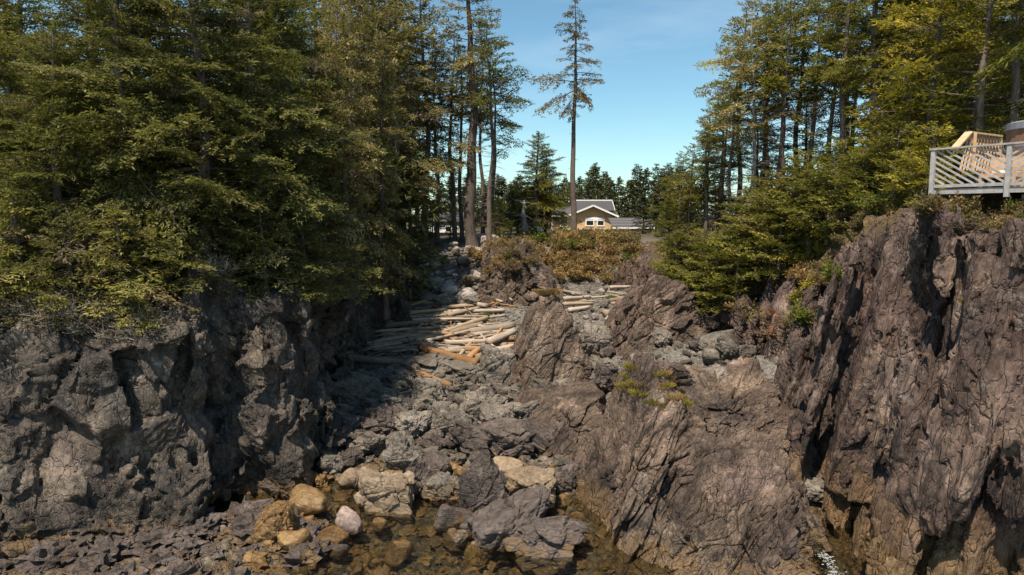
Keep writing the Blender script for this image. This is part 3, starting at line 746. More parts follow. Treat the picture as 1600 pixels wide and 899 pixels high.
def boulder(kind, matn, loc, size, rot, label, group=None, which=None, cat='boulder'):
    me = BK[kind][which if which is not None else rnd.randrange(len(BK[kind]))]
    key = (me.name, matn)
    if key not in _meshmat:
        c = me.copy(); c.name = 'boulder'; c.materials.append(M[matn]); _meshmat[key] = c
    o = bpy.data.objects.new('boulder', _meshmat[key]); C.objects.link(o)
    o.location = loc; o.scale = size; o.rotation_euler = rot
    return tag(o, label, cat, group)

def on_ground(px, py):
    lo, hi = 10.0, 140.0
    for _ in range(48):
        m = (lo + hi) / 2; p = at(px, py, m)
        if p.z > gz(p.x, p.y): lo = m
        else: hi = m
    return at(px, py, lo)

# (photo x, photo y of the foot, width, height in photo pixels, kind, material, tilt, label)
HAND = [
    (596, 818, 95, 58, 'angular', 'gold_boulder', 0.1, 0, 'largest golden brown boulder standing in the shallow pool', ),
    (541, 852, 50, 46, 'round', 'glint_boulder', 0.4, 1, 'wet rock with a painted pink white glint at the edge of the pool'),
    (541, 768, 38, 27, 'round', 'gold_boulder', 0.0, 0, 'smooth tan boulder by the shaded cliff foot at the back of the pool'),
    (478, 815, 72, 48, 'round', 'wet_boulder', 0.1, 1, 'wet amber boulder in the pool beside the left cliff'),
    (420, 853, 66, 56, 'angular', 'wet_boulder', 0.2, 3, 'wet brown boulder leaning on the foot of the left cliff'),
    (452, 870, 52, 36, 'round', 'wet_boulder', 0.0, 2, 'low amber rock with a shining top, half under water'),
    (505, 862, 60, 26, 'round', 'wet_boulder', 0.0, 0, 'flat amber stone just under the pool surface'),
    (580, 775, 40, 22, 'round', 'gold_boulder', 0.0, 2, 'small golden stone at the back of the pool'),
    (828, 815, 84, 56, 'slab', 'gold_boulder', 0.05, 0, 'orange tan flat topped boulder beside the dark standing stone'),
    (795, 750, 54, 32, 'round', 'gold_boulder', 0.0, 1, 'tan rounded boulder behind the dark standing stone'),
    (757, 845, 82, 118, 'blade', 'dark_boulder', 0.25, 0, 'tall dark pointed stone standing upright in the pool'),
    (843, 752, 44, 24, 'slab', 'dark_boulder', 0.1, 1, 'small flat dark slab beside the tan rounded boulder'),
    (884, 776, 62, 44, 'slab', 'dark_boulder', -0.5, 2, 'dark slab tilted against the tall grassy crag'),
    (623, 745, 62, 54, 'angular', 'boulder', 0.5, 4, 'brown leaning block at the water edge below the boulder field'),
    (790, 722, 92, 54, 'slab', 'dark_boulder', 0.0, 0, 'broad dark grey slab in the sunlit boulder field'),
    (695, 796, 58, 42, 'angular', 'boulder', 0.2, 2, 'brown block between the golden boulder and the standing stone'),
    (648, 785, 44, 58, 'angular', 'dark_boulder', 0.4, 5, 'dark rough block behind the largest golden boulder'),
    (800, 885, 145, 70, 'slab', 'dark_boulder', -0.4, 2, 'long dark slanting slab at the foot of the grassy crag'),
    (850, 905, 130, 60, 'slab', 'dark_boulder', 0.1, 1, 'low dark slab at the lower edge below the slanting slab'),
    (776, 606, 62, 64, 'angular', 'boulder', 0.1, 0, 'big grey boulder between the driftwood pile and the upright fin'),
    (655, 592, 90, 34, 'slab', 'boulder', 0.0, 1, 'grey flat boulder under the front driftwood logs'),
    (720, 597, 60, 26, 'slab', 'boulder', 0.1, 0, 'angular grey slab below the split orange log'),
    (600, 690, 74, 48, 'angular', 'dark_boulder', 0.3, 1, 'large dark boulder in the shadow of the left cliff'),
    (560, 640, 78, 50, 'angular', 'boulder', 0.2, 2, 'large boulder in the shade at the foot of the left wall'),
    (725, 477, 36, 26, 'round', 'pale_boulder', 0.0, 0, 'large pale smooth stone at the head of the driftwood'),
    (702, 466, 32, 24, 'round', 'pale_boulder', 0.0, 1, 'second pale smooth stone, beside the largest one'),
    (693, 485, 34, 22, 'round', 'boulder', 0.0, 2, 'grey round stone just above the driftwood'),
    (665, 478, 36, 22, 'round', 'boulder', 0.1, 1, 'shaded round stone on the ramp by the left wall'),
    (758, 386, 40, 20, 'slab', 'pale_boulder', 0.05, 2, 'white block at the top of the stone ramp'),
    (743, 402, 26, 16, 'angular', 'pale_boulder', 0.05, 2, 'small pale block below the white block on the ramp'),
    (665, 640, 60, 40, 'angular', 'boulder', 0.2, 3, 'grey boulder below the short orange brown log'),
    (700, 690, 66, 50, 'angular', 'boulder', 0.2, 4, 'sunlit brown boulder in the middle of the boulder field'),
    (755, 655, 64, 44, 'angular', 'boulder', 0.2, 5, 'sunlit grey boulder in front of the fin'),
    (930, 560, 60, 50, 'angular', 'boulder', 0.2, 1, 'grey boulder leaning on the right side of the fin'),
]
taken = []
for (px, py, wp_, hp, kind, matn, tilt, which, label) in HAND:
    p = on_ground(px, py); s = p.y / F
    wd, ht = wp_ * s, hp * s * 1.08
    if matn in ('gold_boulder', 'wet_boulder') and py > 740: p.z = max(p.z, -0.1 if 'under' not in label else -0.28)
    elif py > 740: p.z = max(p.z, -0.2)
    boulder(kind, matn, (p.x, p.y + 0.35 * wd, p.z + 0.36 * ht), (wd * 1.05, wd * (0.85 if kind != 'blade' else 0.6), ht * (1.15 if kind != 'slab' else 1.35)), (0.1, tilt, rnd.uniform(-0.3, 0.3)), label, None, which)
    taken.append((p.x, p.y + 0.35 * wd, wd * 0.5))
VALL = np.concatenate([VALL] + [c[::2] for c in CRAGV])
# the block on the cap of the crag
_v = CRAGV[0]; _t = _v[np.argmax(_v[:, 2] - 0.25 * np.abs(_v[:, 0] - 4.4) - 0.15 * np.abs(_v[:, 1] - 22.6))]; CAP = Vector(_t)
boulder('slab', 'crag', (CAP.x + 0.75, CAP.y + 0.1, surf_z(CAP.x + 0.75, CAP.y + 0.1) + 0.2), (1.25, 1.0, 0.95), (0.1, 0.35, 0.3), 'purple block perched on the grassy cap of the tall crag', None, 0)

# the boulder field, largest ones as things of their own
def near_taken(x, y, r): return any((x - a) ** 2 + (y - b) ** 2 < (0.75 * (r + c)) ** 2 for a, b, c in taken)
CR = [(4.3, 21.6, 2.3), (6.6, 18.9, 2.4), (1.75, 33.2, 1.3), (8.0, 38.2, 2.0), (-0.3, 49.2, 2.0), (2.35, 27.3, 1.1), (8.2, 25.4, 1.7)]
def blocked(x, y): return any((x - a) ** 2 + (y - b) ** 2 < c * c for a, b, c in CR)
FIELD = []
def scatter(n, xr, yr, sr, kinds, mats, word, cap):
    k = tr_ = 0
    while k < n and tr_ < n * 30:
        tr_ += 1
        y = rnd.uniform(*yr); x0, x1 = xr(y) if callable(xr) else xr; x = rnd.uniform(x0, x1)
        s = sr[0] + (sr[1] - sr[0]) * rnd.random() ** 1.6
        if near_taken(x, y, s * 0.5) or blocked(x, y): continue
        taken.append((x, y, s * 0.5)); k += 1
        kind = rnd.choice(kinds); matn = rnd.choice(mats)
        sz = 'large' if s > 0.62 * sr[1] else ('middling' if s > 0.4 * sr[1] else 'small')
        shape = {'angular': 'angular', 'round': 'rounded', 'slab': 'flat', 'blade': 'upright'}[kind]
        colr = {'boulder': 'grey', 'dark_boulder': 'dark', 'gold_boulder': 'tan', 'wet_boulder': 'amber', 'pale_boulder': 'pale'}[matn]
        z = gz(x, y) + 0.08 + s * rnd.uniform(0.22, 0.40)
        boulder(kind, matn, (x, y, z), (s * rnd.uniform(0.9, 1.35), s * rnd.uniform(0.8, 1.2), s * rnd.uniform(0.65, 0.95)), (rnd.uniform(-.4, .4), rnd.uniform(-.4, .4), rnd.uniform(0, 6.28)), f'{sz} {shape} {colr} boulder {word}', cap)
AB = ['angular', 'angular', 'angular', 'slab', 'round']
scatter(40, lambda y: (-8.2, -4.8), (27, 34), (0.45, 1.7), AB, ['boulder', 'dark_boulder'], 'in the shaded heap under the left wall', 'boulders in the shaded heap')
scatter(92, lambda y: (-4.8, 2.6), (26.0, 34.5), (0.35, 1.5), AB, ['boulder', 'boulder', 'dark_boulder'], 'in the sunlit field between pool and driftwood', 'boulders in the sunlit field')
scatter(24, lambda y: (-8.8, 2.0), (19.5, 26), (0.4, 1.25), ['angular', 'angular', 'slab', 'round'], ['wet_boulder', 'boulder', 'dark_boulder', 'wet_boulder'], 'on the floor of the shallow pool', 'boulders in the pool')
scatter(38, lambda y: (4.2, 10.8), (27, 37), (0.4, 1.5), AB, ['boulder', 'dark_boulder'], 'on the rubble slope below the right hand trees', 'boulders on the rubble slope')
scatter(42, lambda y: (float(np.interp(y, [46, 52, 59], [-7.3, -7.5, -6.4])), -2.2), (46, 60), (0.35, 1.3), ['round', 'round', 'angular'], ['boulder', 'boulder', 'pale_boulder'], 'on the stone ramp above the driftwood', 'stones on the ramp')
scatter(22, lambda y: (2.6, 8.5), (44, 58), (0.25, 0.7), ['round', 'angular'], ['boulder', 'pale_boulder'], 'on the far shingle behind the fin', 'stones on the far shingle')
scatter(14, lambda y: (7.6, 10.6), (18, 27), (0.35, 1.1), ['angular', 'slab'], ['dark_boulder', 'dark_boulder', 'boulder'], 'in the stream gully under the right cliff', 'boulders in the gully')

# cobbles too small to count
def cobbles(name, n, xr, yr, sr, mat, seed, lvl=1):
    r = np.random.default_rng(seed); V0, F0 = icosphere(lvl); nv = len(V0); Vs = []; Fs = []
    y = r.uniform(*yr, n); x = np.array([r.uniform(*(xr(yy) if callable(xr) else xr)) for yy in y]); z = ground_z(x, y)
    for i in range(n):
        s = sr[0] + (sr[1] - sr[0]) * r.random() ** 2.5
        an = r.uniform(0, 6.28); ca, sa = math.cos(an), math.sin(an)
        v = V0 * (1 + 0.28 * r.normal(size=(nv, 1)) * (lvl > 0)) * np.array([s * r.uniform(0.8, 1.4), s, s * r.uniform(0.5, 0.8)])
        v = np.stack([v[:, 0] * ca - v[:, 1] * sa, v[:, 0] * sa + v[:, 1] * ca, v[:, 2]], 1) + np.array([x[i], y[i], z[i] + 0.2 * s])
        Vs.append(v); Fs.append(F0 + nv * i)
    tag(link(name, mesh_np(name, np.concatenate(Vs), np.concatenate(Fs), smooth=False), mat), kind='stuff')
cobbles('cobbles', 1500, lambda y: (-8.5, 3), (25, 36), (0.08, 0.30), M['boulder'], 1)
cobbles('cobbles', 700, (3.8, 10.8), (24, 38), (0.07, 0.28), M['boulder'], 2)
cobbles('cobbles', 900, lambda y: (-7.6, -1.5), (44, 60), (0.06, 0.28), M['boulder'], 3)
cobbles('pebbles', 3500, (-2, 9.5), (37, 58), (0.04, 0.14), M['boulder'], 4, 0)
cobbles('pool_stones', 950, lambda y: (-7.5, 3), (16, 26), (0.05, 0.30), M['wet_boulder'], 5)
cobbles('shore_rubble', 420, lambda y: (-17, -5.5), (16, 22.5), (0.12, 0.55), M['dark_boulder'], 6, 2)

# ------------------------------------------------------------------ driftwood
def wood_mat(name, col, dark, end):
    m, t, b, out = new_mat(name)
    g = nnode(t, 'ShaderNodeTexCoord'); oi = nnode(t, 'ShaderNodeObjectInfo')
    mp = nnode(t, 'ShaderNodeMapping'); mp.inputs['Scale'].default_value = (0.5, 7, 7); t.links.new(g.outputs['Object'], mp.inputs['Vector'])
    n = nnode(t, 'ShaderNodeTexNoise', Scale=2.2, Detail=7, Roughness=0.7); t.links.new(mp.outputs[0], n.inputs['Vector'])
    n2 = nnode(t, 'ShaderNodeTexNoise', Scale=1.1, Detail=4); t.links.new(g.outputs['Object'], n2.inputs['Vector'])
    c = ramp(t, n.outputs['Fac'], [(0.28, dark), (0.52, col), (0.75, end)])
    c = mix(t, ramp(t, n2.outputs['Fac'], [(0.45, (0, 0, 0)), (0.7, (0.7, 0.7, 0.7))]), c, tuple(x * 0.75 for x in col))
    rv = ramp(t, oi.outputs['Random'], [(0, (0.62, 0.60, 0.58)), (0.5, (1, 0.98, 0.95)), (1, (1.25, 1.2, 1.15))])
    t.links.new(mix(t, 1.0, c, rv, 'MULTIPLY'), b.inputs['Base Color']); b.inputs['Roughness'].default_value = 0.85
    bp = nnode(t, 'ShaderNodeBump', Strength=0.6, Distance=0.04); t.links.new(n.outputs['Fac'], bp.inputs['Height']); t.links.new(bp.outputs[0], b.inputs['Normal'])
    return m
M['log_pale'] = wood_mat('bleached driftwood', (0.36, 0.305, 0.25), (0.19, 0.155, 0.125), (0.50, 0.45, 0.39))
M['log_tan'] = wood_mat('tan driftwood', (0.3, 0.235, 0.17), (0.16, 0.12, 0.085), (0.43, 0.36, 0.28))
M['log_orange'] = wood_mat('orange driftwood', (0.36, 0.20, 0.095), (0.20, 0.105, 0.05), (0.46, 0.29, 0.15))
M['log_brown'] = wood_mat('brown driftwood', (0.16, 0.125, 0.095), (0.08, 0.06, 0.045), (0.28, 0.235, 0.19))

def log_mesh(length, r0, r1, seed, n=9, bend=0.04, stub=True):
    r = random.Random(seed); k = max(4, int(length / 0.45) + 3); mb = MB()
    ph, ph2 = r.uniform(0, 6), r.uniform(0, 6)
    pts, rad = [], []
    for i in range(k):
        t = i / (k - 1)
        pts.append(((t - 0.5) * length, bend * length * math.sin(2.4 * t + ph), 0.5 * bend * length * math.sin(3 * t + ph2)))
        rad.append((r0 + (r1 - r0) * t) * r.uniform(0.93, 1.07))
    vs = []; fs = []
    for i in range(k):
        for j in range(n):
            a = 6.2832 * j / n; q = rad[i] * (1 + 0.10 * math.sin(3 * a + ph + i * 0.2) + r.uniform(-0.04, 0.04))
            e = r.uniform(-0.25, 0.25) * r0 if i in (0, k - 1) else 0
            vs.append((pts[i][0] + e, pts[i][1] + q * math.cos(a), pts[i][2] + q * math.sin(a)))
    for i in range(k - 1):
        for j in range(n): fs.append((i * n + j, (i + 1) * n + j, (i + 1) * n + (j + 1) % n, i * n + (j + 1) % n))
    vs += [pts[0], pts[-1]]; c0 = len(vs) - 2
    for j in range(n):
        fs.append((c0, j, (j + 1) % n)); fs.append((c0 + 1, (k - 1) * n + (j + 1) % n, (k - 1) * n + j))
    mb.add(vs, fs)
    if stub:
        for _ in range(r.randrange(0, 3)):
            i = r.randrange(1, k - 1); a = r.uniform(0, 3.14); d = Vector((r.uniform(-.3, .3), math.cos(a), math.sin(a)))
            p = Vector(pts[i]); mb.tube([p + d * rad[i] * 0.7, p + d * (rad[i] + r.uniform(0.05, 0.2))], [r0 * 0.28, r0 * 0.18], 5)
    return mb.mesh('driftwood_log', True)

_logseed = [100]
def log_between(a, b, ra, rb, matn, label, group='driftwood logs', bend=0.03, name='driftwood_log'):
    a, b = Vector(a), Vector(b); d = b - a; _logseed[0] += 1
    o = link(name, log_mesh(d.length, ra, rb, _logseed[0], bend=bend), M[matn])
    o.location = (a + b) / 2
    o.rotation_euler = d.to_track_quat('X', 'Z').to_euler()
    return tag(o, label, 'driftwood', group)

LOGS = [
    (440, 563, 658, 572, 15, 'log_brown', 'thick shadow dappled log reaching out from the left wall, front of the driftwood', .25),
    (655, 556, 746, 584, 16, 'log_orange', 'split orange log slanting across the front of the driftwood', .5),
    (632, 578, 702, 606, 14, 'log_orange', 'short orange brown log lying on the boulders in front of the pile', .1),
    (582, 541, 642, 532, 11, 'log_tan', 'tan log end on the left of the pile, in dappled light', .2),
    (600, 520, 738, 501, 10, 'log_brown', 'long dark log lying across the middle of the pile', .35),
    (592, 512, 700, 508, 9, 'log_brown', 'dark log behind the long dark log, by the left wall', .2),
    (650, 540, 752, 512, 11, 'log_tan', 'long tan log slanting up to the shingle', .25),
    (690, 529, 762, 506, 10, 'log_tan', 'tan log above the long slanting one, pointing at the shingle', .35),
    (735, 525, 803, 512, 15, 'log_pale', 'thick bleached white log beside the shingle', .2),
    (694, 543, 795, 535, 12, 'log_pale', 'long bleached log below the thick white one', .2),
    (700, 552, 775, 547, 11, 'log_pale', 'bleached log behind the split orange log', .15),
    (762, 545, 804, 527, 14, 'log_pale', 'bleached log with its butt end against the fin', .4),
    (724, 577, 752, 552, 14, 'log_orange', 'short orange plank like log leaning on the split log', .25),
    (738, 580, 770, 553, 14, 'log_tan', 'stout tan log leaning beside the big grey boulder', .3),
    (775, 556, 806, 549, 12, 'log_pale', 'pale log end poking out behind the big grey boulder', .3),
    (796, 562, 806, 576, 17, 'log_tan', 'short thick stump jammed between big boulder and fin', .2),
    (716, 477, 762, 481, 9, 'log_pale', 'bleached log just below the large pale stone', .15),
    (690, 486, 745, 480, 8, 'log_tan', 'tan log second below the large pale stone', .15),
    (694, 494, 742, 489, 9, 'log_pale', 'pale log third below the large pale stone', .15),
    (700, 501, 748, 487, 8, 'log_tan', 'crossed tan log below the pale ones near the shingle', .3),
    (765, 497, 790, 494, 5, 'log_pale', 'thin pale stick lying on the shingle', .05),
    (570, 482, 640, 474, 8, 'log_brown', 'dark log in the shade at the foot of the ramp', .1),
    (862, 455, 908, 462, 6, 'log_pale', 'thin pale log at the back left of the far beach', .1),
    (880, 473, 924, 470, 8, 'log_pale', 'topmost of three pale logs on the far beach', .3),
    (880, 480, 926, 477, 8, 'log_tan', 'middle one of three logs on the far beach', .15),
    (888, 487, 920, 482, 8, 'log_pale', 'lowest of three pale logs on the far beach', .1),
    (944, 492, 963, 490, 16, 'log_tan', 'short thick sawn log alone on the far beach', .05),
    (953, 452, 985, 450, 7, 'log_pale', 'pale log at the foot of the bank below the green bush', .1),
    (952, 471, 992, 468, 7, 'log_tan', 'tan log against the pyramid rock', .1),
    (955, 476, 990, 474, 5, 'log_pale', 'thin pale log under the tan log by the pyramid rock', .05),
    (938, 530, 962, 541, 11, 'log_orange', 'orange log wedged in front of the pyramid rock', .1),
    (895, 468, 950, 463, 4, 'log_pale', 'slim bleached stick at the back of the far beach', .05),
]
for (x1, y1, x2, y2, dpx, matn, label, up) in LOGS:
    a, b = on_ground(x1, y1 + dpx * 0.3), on_ground(x2, y2 + dpx * 0.3); ra = dpx * 0.42 * a.y / F
    a.z = max(a.z, gz(a.x, a.y)) + ra * 0.8 + up; b.z = b.z + ra * 0.8 + up
    log_between(a, b, ra * 1.05, ra * 0.85, matn, label)
LG = random.Random(21)
for i in range(215):
    px = LG.uniform(566, 800); py = LG.uniform(474, 566)
    if px > 745 and 480 < py < 512 and LG.random() < 0.85: continue
    p = on_ground(px, py); l = LG.choice([1.0, 1.6, 2.2, 2.8, 3.6, 4.4]) * LG.uniform(0.8, 1.2); r = LG.choice([LG.uniform(0.025, 0.05), LG.uniform(0.04, 0.08), LG.uniform(0.07, 0.13)]) * (1.2 if l > 1.5 else 0.9)
    an = LG.gauss(0.15, 0.42) if LG.random() < 0.72 else LG.uniform(-1.5, 1.5)
    h = LG.uniform(0.05, 0.40)
    if p.x - l / 2 < -8.6: p.x = -8.6 + l / 2
    if p.x + l / 2 > 0.5: p.x = 0.5 - l / 2
    d = Vector((math.cos(an) * l / 2, math.sin(an) * l / 2, 0))
    a, b = p - d, p + d
    a.z = gz(a.x, a.y) + h + LG.uniform(-0.05, 0.12); b.z = gz(b.x, b.y) + h + LG.uniform(-0.05, 0.12)
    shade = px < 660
    matn = LG.choice(['log_brown', 'log_tan', 'log_brown', 'log_tan'] if shade else ['log_pale', 'log_tan', 'log_pale', 'log_tan', 'log_orange'])  # darker woods in the shaded part: shade put into the colour
    colr = {'log_brown': 'dark brown', 'log_tan': 'tan', 'log_pale': 'bleached', 'log_orange': 'orange'}[matn]
    nm = 'log' if r > 0.085 else 'stick'
    where = ('in the shaded part of the pile by the left wall' if shade else ('beside the shingle' if py < 510 else ('in the middle of the pile' if py < 540 else 'near the front of the pile')))
    log_between(a, b, r, r * LG.uniform(0.4, 0.9), matn, bend=LG.uniform(0.01, 0.05), label=f'{"long" if l > 1.8 else "short"} {colr} driftwood {nm} {where}', group='smaller driftwood of the pile')
for i in range(14):
    p = on_ground(LG.uniform(862, 990), LG.uniform(455, 480)); l = LG.uniform(0.6, 2.0); an = LG.gauss(0, 0.4); d = Vector((math.cos(an) * l / 2, math.sin(an) * l / 2, 0))
    if p.x > 8.3: p.x = 8.3
    a, b = p - d, p + d; a.z = gz(a.x, a.y) + 0.1; b.z = gz(b.x, b.y) + 0.1
    log_between(a, b, 0.07, 0.05, LG.choice(['log_pale', 'log_tan']), 'small weathered driftwood stick strewn on the far beach', 'driftwood sticks on the far beach')

# ------------------------------------------------------------------ trees
M['bark'] = simple('grey brown bark', (0.125, 0.098, 0.08), 0.95, 0.45, 5.0, 0.8, (1, 1, 0.35))
M['bark_pale'] = simple('bleached bare wood', (0.30, 0.265, 0.235), 0.9, 0.3, 5.0, 0.6, (1, 1, 0.3))
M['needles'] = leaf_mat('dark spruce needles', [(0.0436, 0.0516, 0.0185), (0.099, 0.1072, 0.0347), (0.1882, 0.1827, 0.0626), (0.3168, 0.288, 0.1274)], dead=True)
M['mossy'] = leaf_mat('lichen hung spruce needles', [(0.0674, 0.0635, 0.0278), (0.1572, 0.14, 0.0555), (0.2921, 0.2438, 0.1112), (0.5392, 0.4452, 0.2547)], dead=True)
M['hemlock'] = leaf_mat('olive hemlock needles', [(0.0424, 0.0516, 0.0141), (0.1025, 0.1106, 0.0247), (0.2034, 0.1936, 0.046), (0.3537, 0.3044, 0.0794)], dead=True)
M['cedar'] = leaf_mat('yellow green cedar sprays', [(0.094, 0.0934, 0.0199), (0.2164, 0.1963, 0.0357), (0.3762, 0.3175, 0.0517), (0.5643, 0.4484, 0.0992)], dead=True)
M['brownish'] = leaf_mat('rusty thin needles', [(0.0533, 0.0446, 0.0224), (0.1141, 0.0876, 0.0448), (0.1902, 0.1434, 0.0746), (0.2738, 0.2071, 0.1213)], dead=True)
M['far_needles'] = leaf_mat('far spruce needles', [(0.0268, 0.0369, 0.0209), (0.0507, 0.0606, 0.0313), (0.0936, 0.0975, 0.0452), (0.1337, 0.1318, 0.0695)], dead=True)
M['dry'] = leaf_mat('dry bracken and salal', [(0.09, 0.060, 0.028), (0.22, 0.145, 0.065), (0.36, 0.25, 0.12), (0.46, 0.36, 0.20)], patch=0.5)
M['dry_grey'] = leaf_mat('grey green dry scrub', [(0.069, 0.0575, 0.0287), (0.138, 0.1092, 0.0517), (0.207, 0.1667, 0.0805), (0.3105, 0.2415, 0.1265)])
M['rust'] = leaf_mat('dead rust coloured twigs', [(0.1265, 0.0575, 0.0287), (0.2415, 0.115, 0.0575), (0.345, 0.1782, 0.092), (0.414, 0.253, 0.1495)])
M['green_leaf'] = leaf_mat('green shrub leaves', [(0.045, 0.0675, 0.015), (0.09, 0.1125, 0.024), (0.165, 0.18, 0.042), (0.27, 0.2625, 0.075)])
M['grass'] = leaf_mat('yellow green grass', [(0.1035, 0.0978, 0.023), (0.184, 0.1667, 0.0345), (0.276, 0.23, 0.0517), (0.3795, 0.299, 0.1035)])

def quads(base, d, l, wdt, side):
    """diamond leaves: base (n,3), unit direction d, lengths, half widths, side vectors"""
    mid = base + d * (l * 0.45)[:, None]
    V = np.stack([base, mid + side * wdt[:, None], base + d * l[:, None], mid - side * wdt[:, None]], 1)
    return V.reshape(-1, 3)

def unit(a): return a / (np.linalg.norm(a, axis=-1, keepdims=True) + 1e-9)

def spray(Ln, q, seed, droop=0.12, hang=0.25, fan=0.6, bushy=0.5, bare=0.22, wl=1.0):
    """one bough lying along +x: side twigs in a fan, leaves along them. returns leaf corners, tints, and the wood line"""
    r = np.random.default_rng(seed); B = []; D = []; T = []
    zc = lambda x: -droop * x * x / Ln + 0.05 * Ln * max(0, x / Ln - 0.6) ** 2 * 4
    x = bare * Ln
    while x < Ln:
        for sg in (-1, 1):
            if r.random() < 0.12: continue
            lt = (fan * (Ln - x) + 0.10 * Ln) * r.uniform(0.55, 1.1) * min(1.0, (x / (0.42 * Ln)) ** 0.7)
            an = r.uniform(0.65, 1.05) * sg; up = r.uniform(-0.25, 0.2)
            dv = np.array([math.cos(an), math.sin(an), up]); dv /= np.linalg.norm(dv)
            n = max(2, int(lt / (q * 0.72))); s = (np.arange(n) + r.random(n)) / n * lt
            pb = np.array([x, 0, zc(x)]) + dv * s[:, None]; pb[:, 2] -= hang * s * s / (lt + 0.2) * 0.7
            pb[:, 2] += r.normal(size=n) * q * bushy
            for side in (-1, 1):
                a2 = an + side * r.uniform(0.4, 1.0, n)
                dl = np.stack([np.cos(a2), np.sin(a2), r.normal(size=n) * 0.35 - hang * 0.6], 1)
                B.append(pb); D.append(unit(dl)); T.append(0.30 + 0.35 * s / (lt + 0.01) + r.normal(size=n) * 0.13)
        x += q * 2.0 * r.uniform(0.7, 1.3)
    n = max(3, int(Ln / q)); s = np.linspace(bare * Ln, Ln, n); a2 = r.normal(size=n) * 0.6
    B.append(np.stack([s, 0 * s, [zc(v) for v in s]], 1)); D.append(unit(np.stack([np.cos(a2), np.sin(a2), r.normal(size=n) * 0.3], 1))); T.append(np.full(n, 0.55))
    B = np.concatenate(B); D = np.concatenate(D); T = np.concatenate(T); n = len(B)
    up = np.array([0, 0, 1.0]) + r.normal(size=(n, 3)) * 0.45; side = unit(np.cross(D, up))
    V = quads(B, D, q * r.uniform(0.9, 2.6, n), wl * q * r.uniform(0.20, 0.42, n), side)
    xs = np.linspace(0, Ln, 5); wood = np.stack([xs, 0 * xs, [zc(v) for v in xs]], 1)
    return V, T, wood

SPR = {}
def spray_set(key, q, **kw):
    SPR[key] = [(Ln, spray(Ln, q, int(Ln * 100) + k, **kw)) for Ln in (0.8, 1.5, 2.4, 3.4) for k in range(2)]
spray_set('near', 0.078, droop=0.20, hang=0.42, bushy=0.6)
spray_set('mid', 0.125, droop=0.14, hang=0.30)
spray_set('moss', 0.125, droop=0.12, hang=0.55, bushy=0.6)
spray_set('flat', 0.115, droop=0.05, hang=0.10, fan=0.6)
spray_set('far', 0.26, droop=0.15, hang=0.25, wl=1.4)

def tubes_np(lines, radii, n=4):
    """many thin limbs at once: lines list of (k,3), radii list of (k,)"""
    Vs = []; Fs = []; off = 0
    ang = np.arange(n) * 2 * math.pi / n
    for ln, rd in zip(lines, radii):
        k = len(ln); d = unit(np.gradient(ln, axis=0)); ref = np.where(np.abs(d[:, 2:3]) > 0.85, np.array([[1.0, 0, 0]]), np.array([[0, 0, 1.0]]))
        a = unit(np.cross(d, ref)); b = np.cross(d, a)
        R = ln[:, None] + (a[:, None] * np.cos(ang)[None, :, None] + b[:, None] * np.sin(ang)[None, :, None]) * rd[:, None, None]
        Vs.append(R.reshape(-1, 3)); g = np.arange(k * n).reshape(k, n) + off; g2 = np.roll(g, -1, 1)
        Fs.append(np.stack([g[:-1], g2[:-1], g2[1:], g[1:]], -1).reshape(-1, 4)); off += k * n
    return np.concatenate(Vs), np.concatenate(Fs)

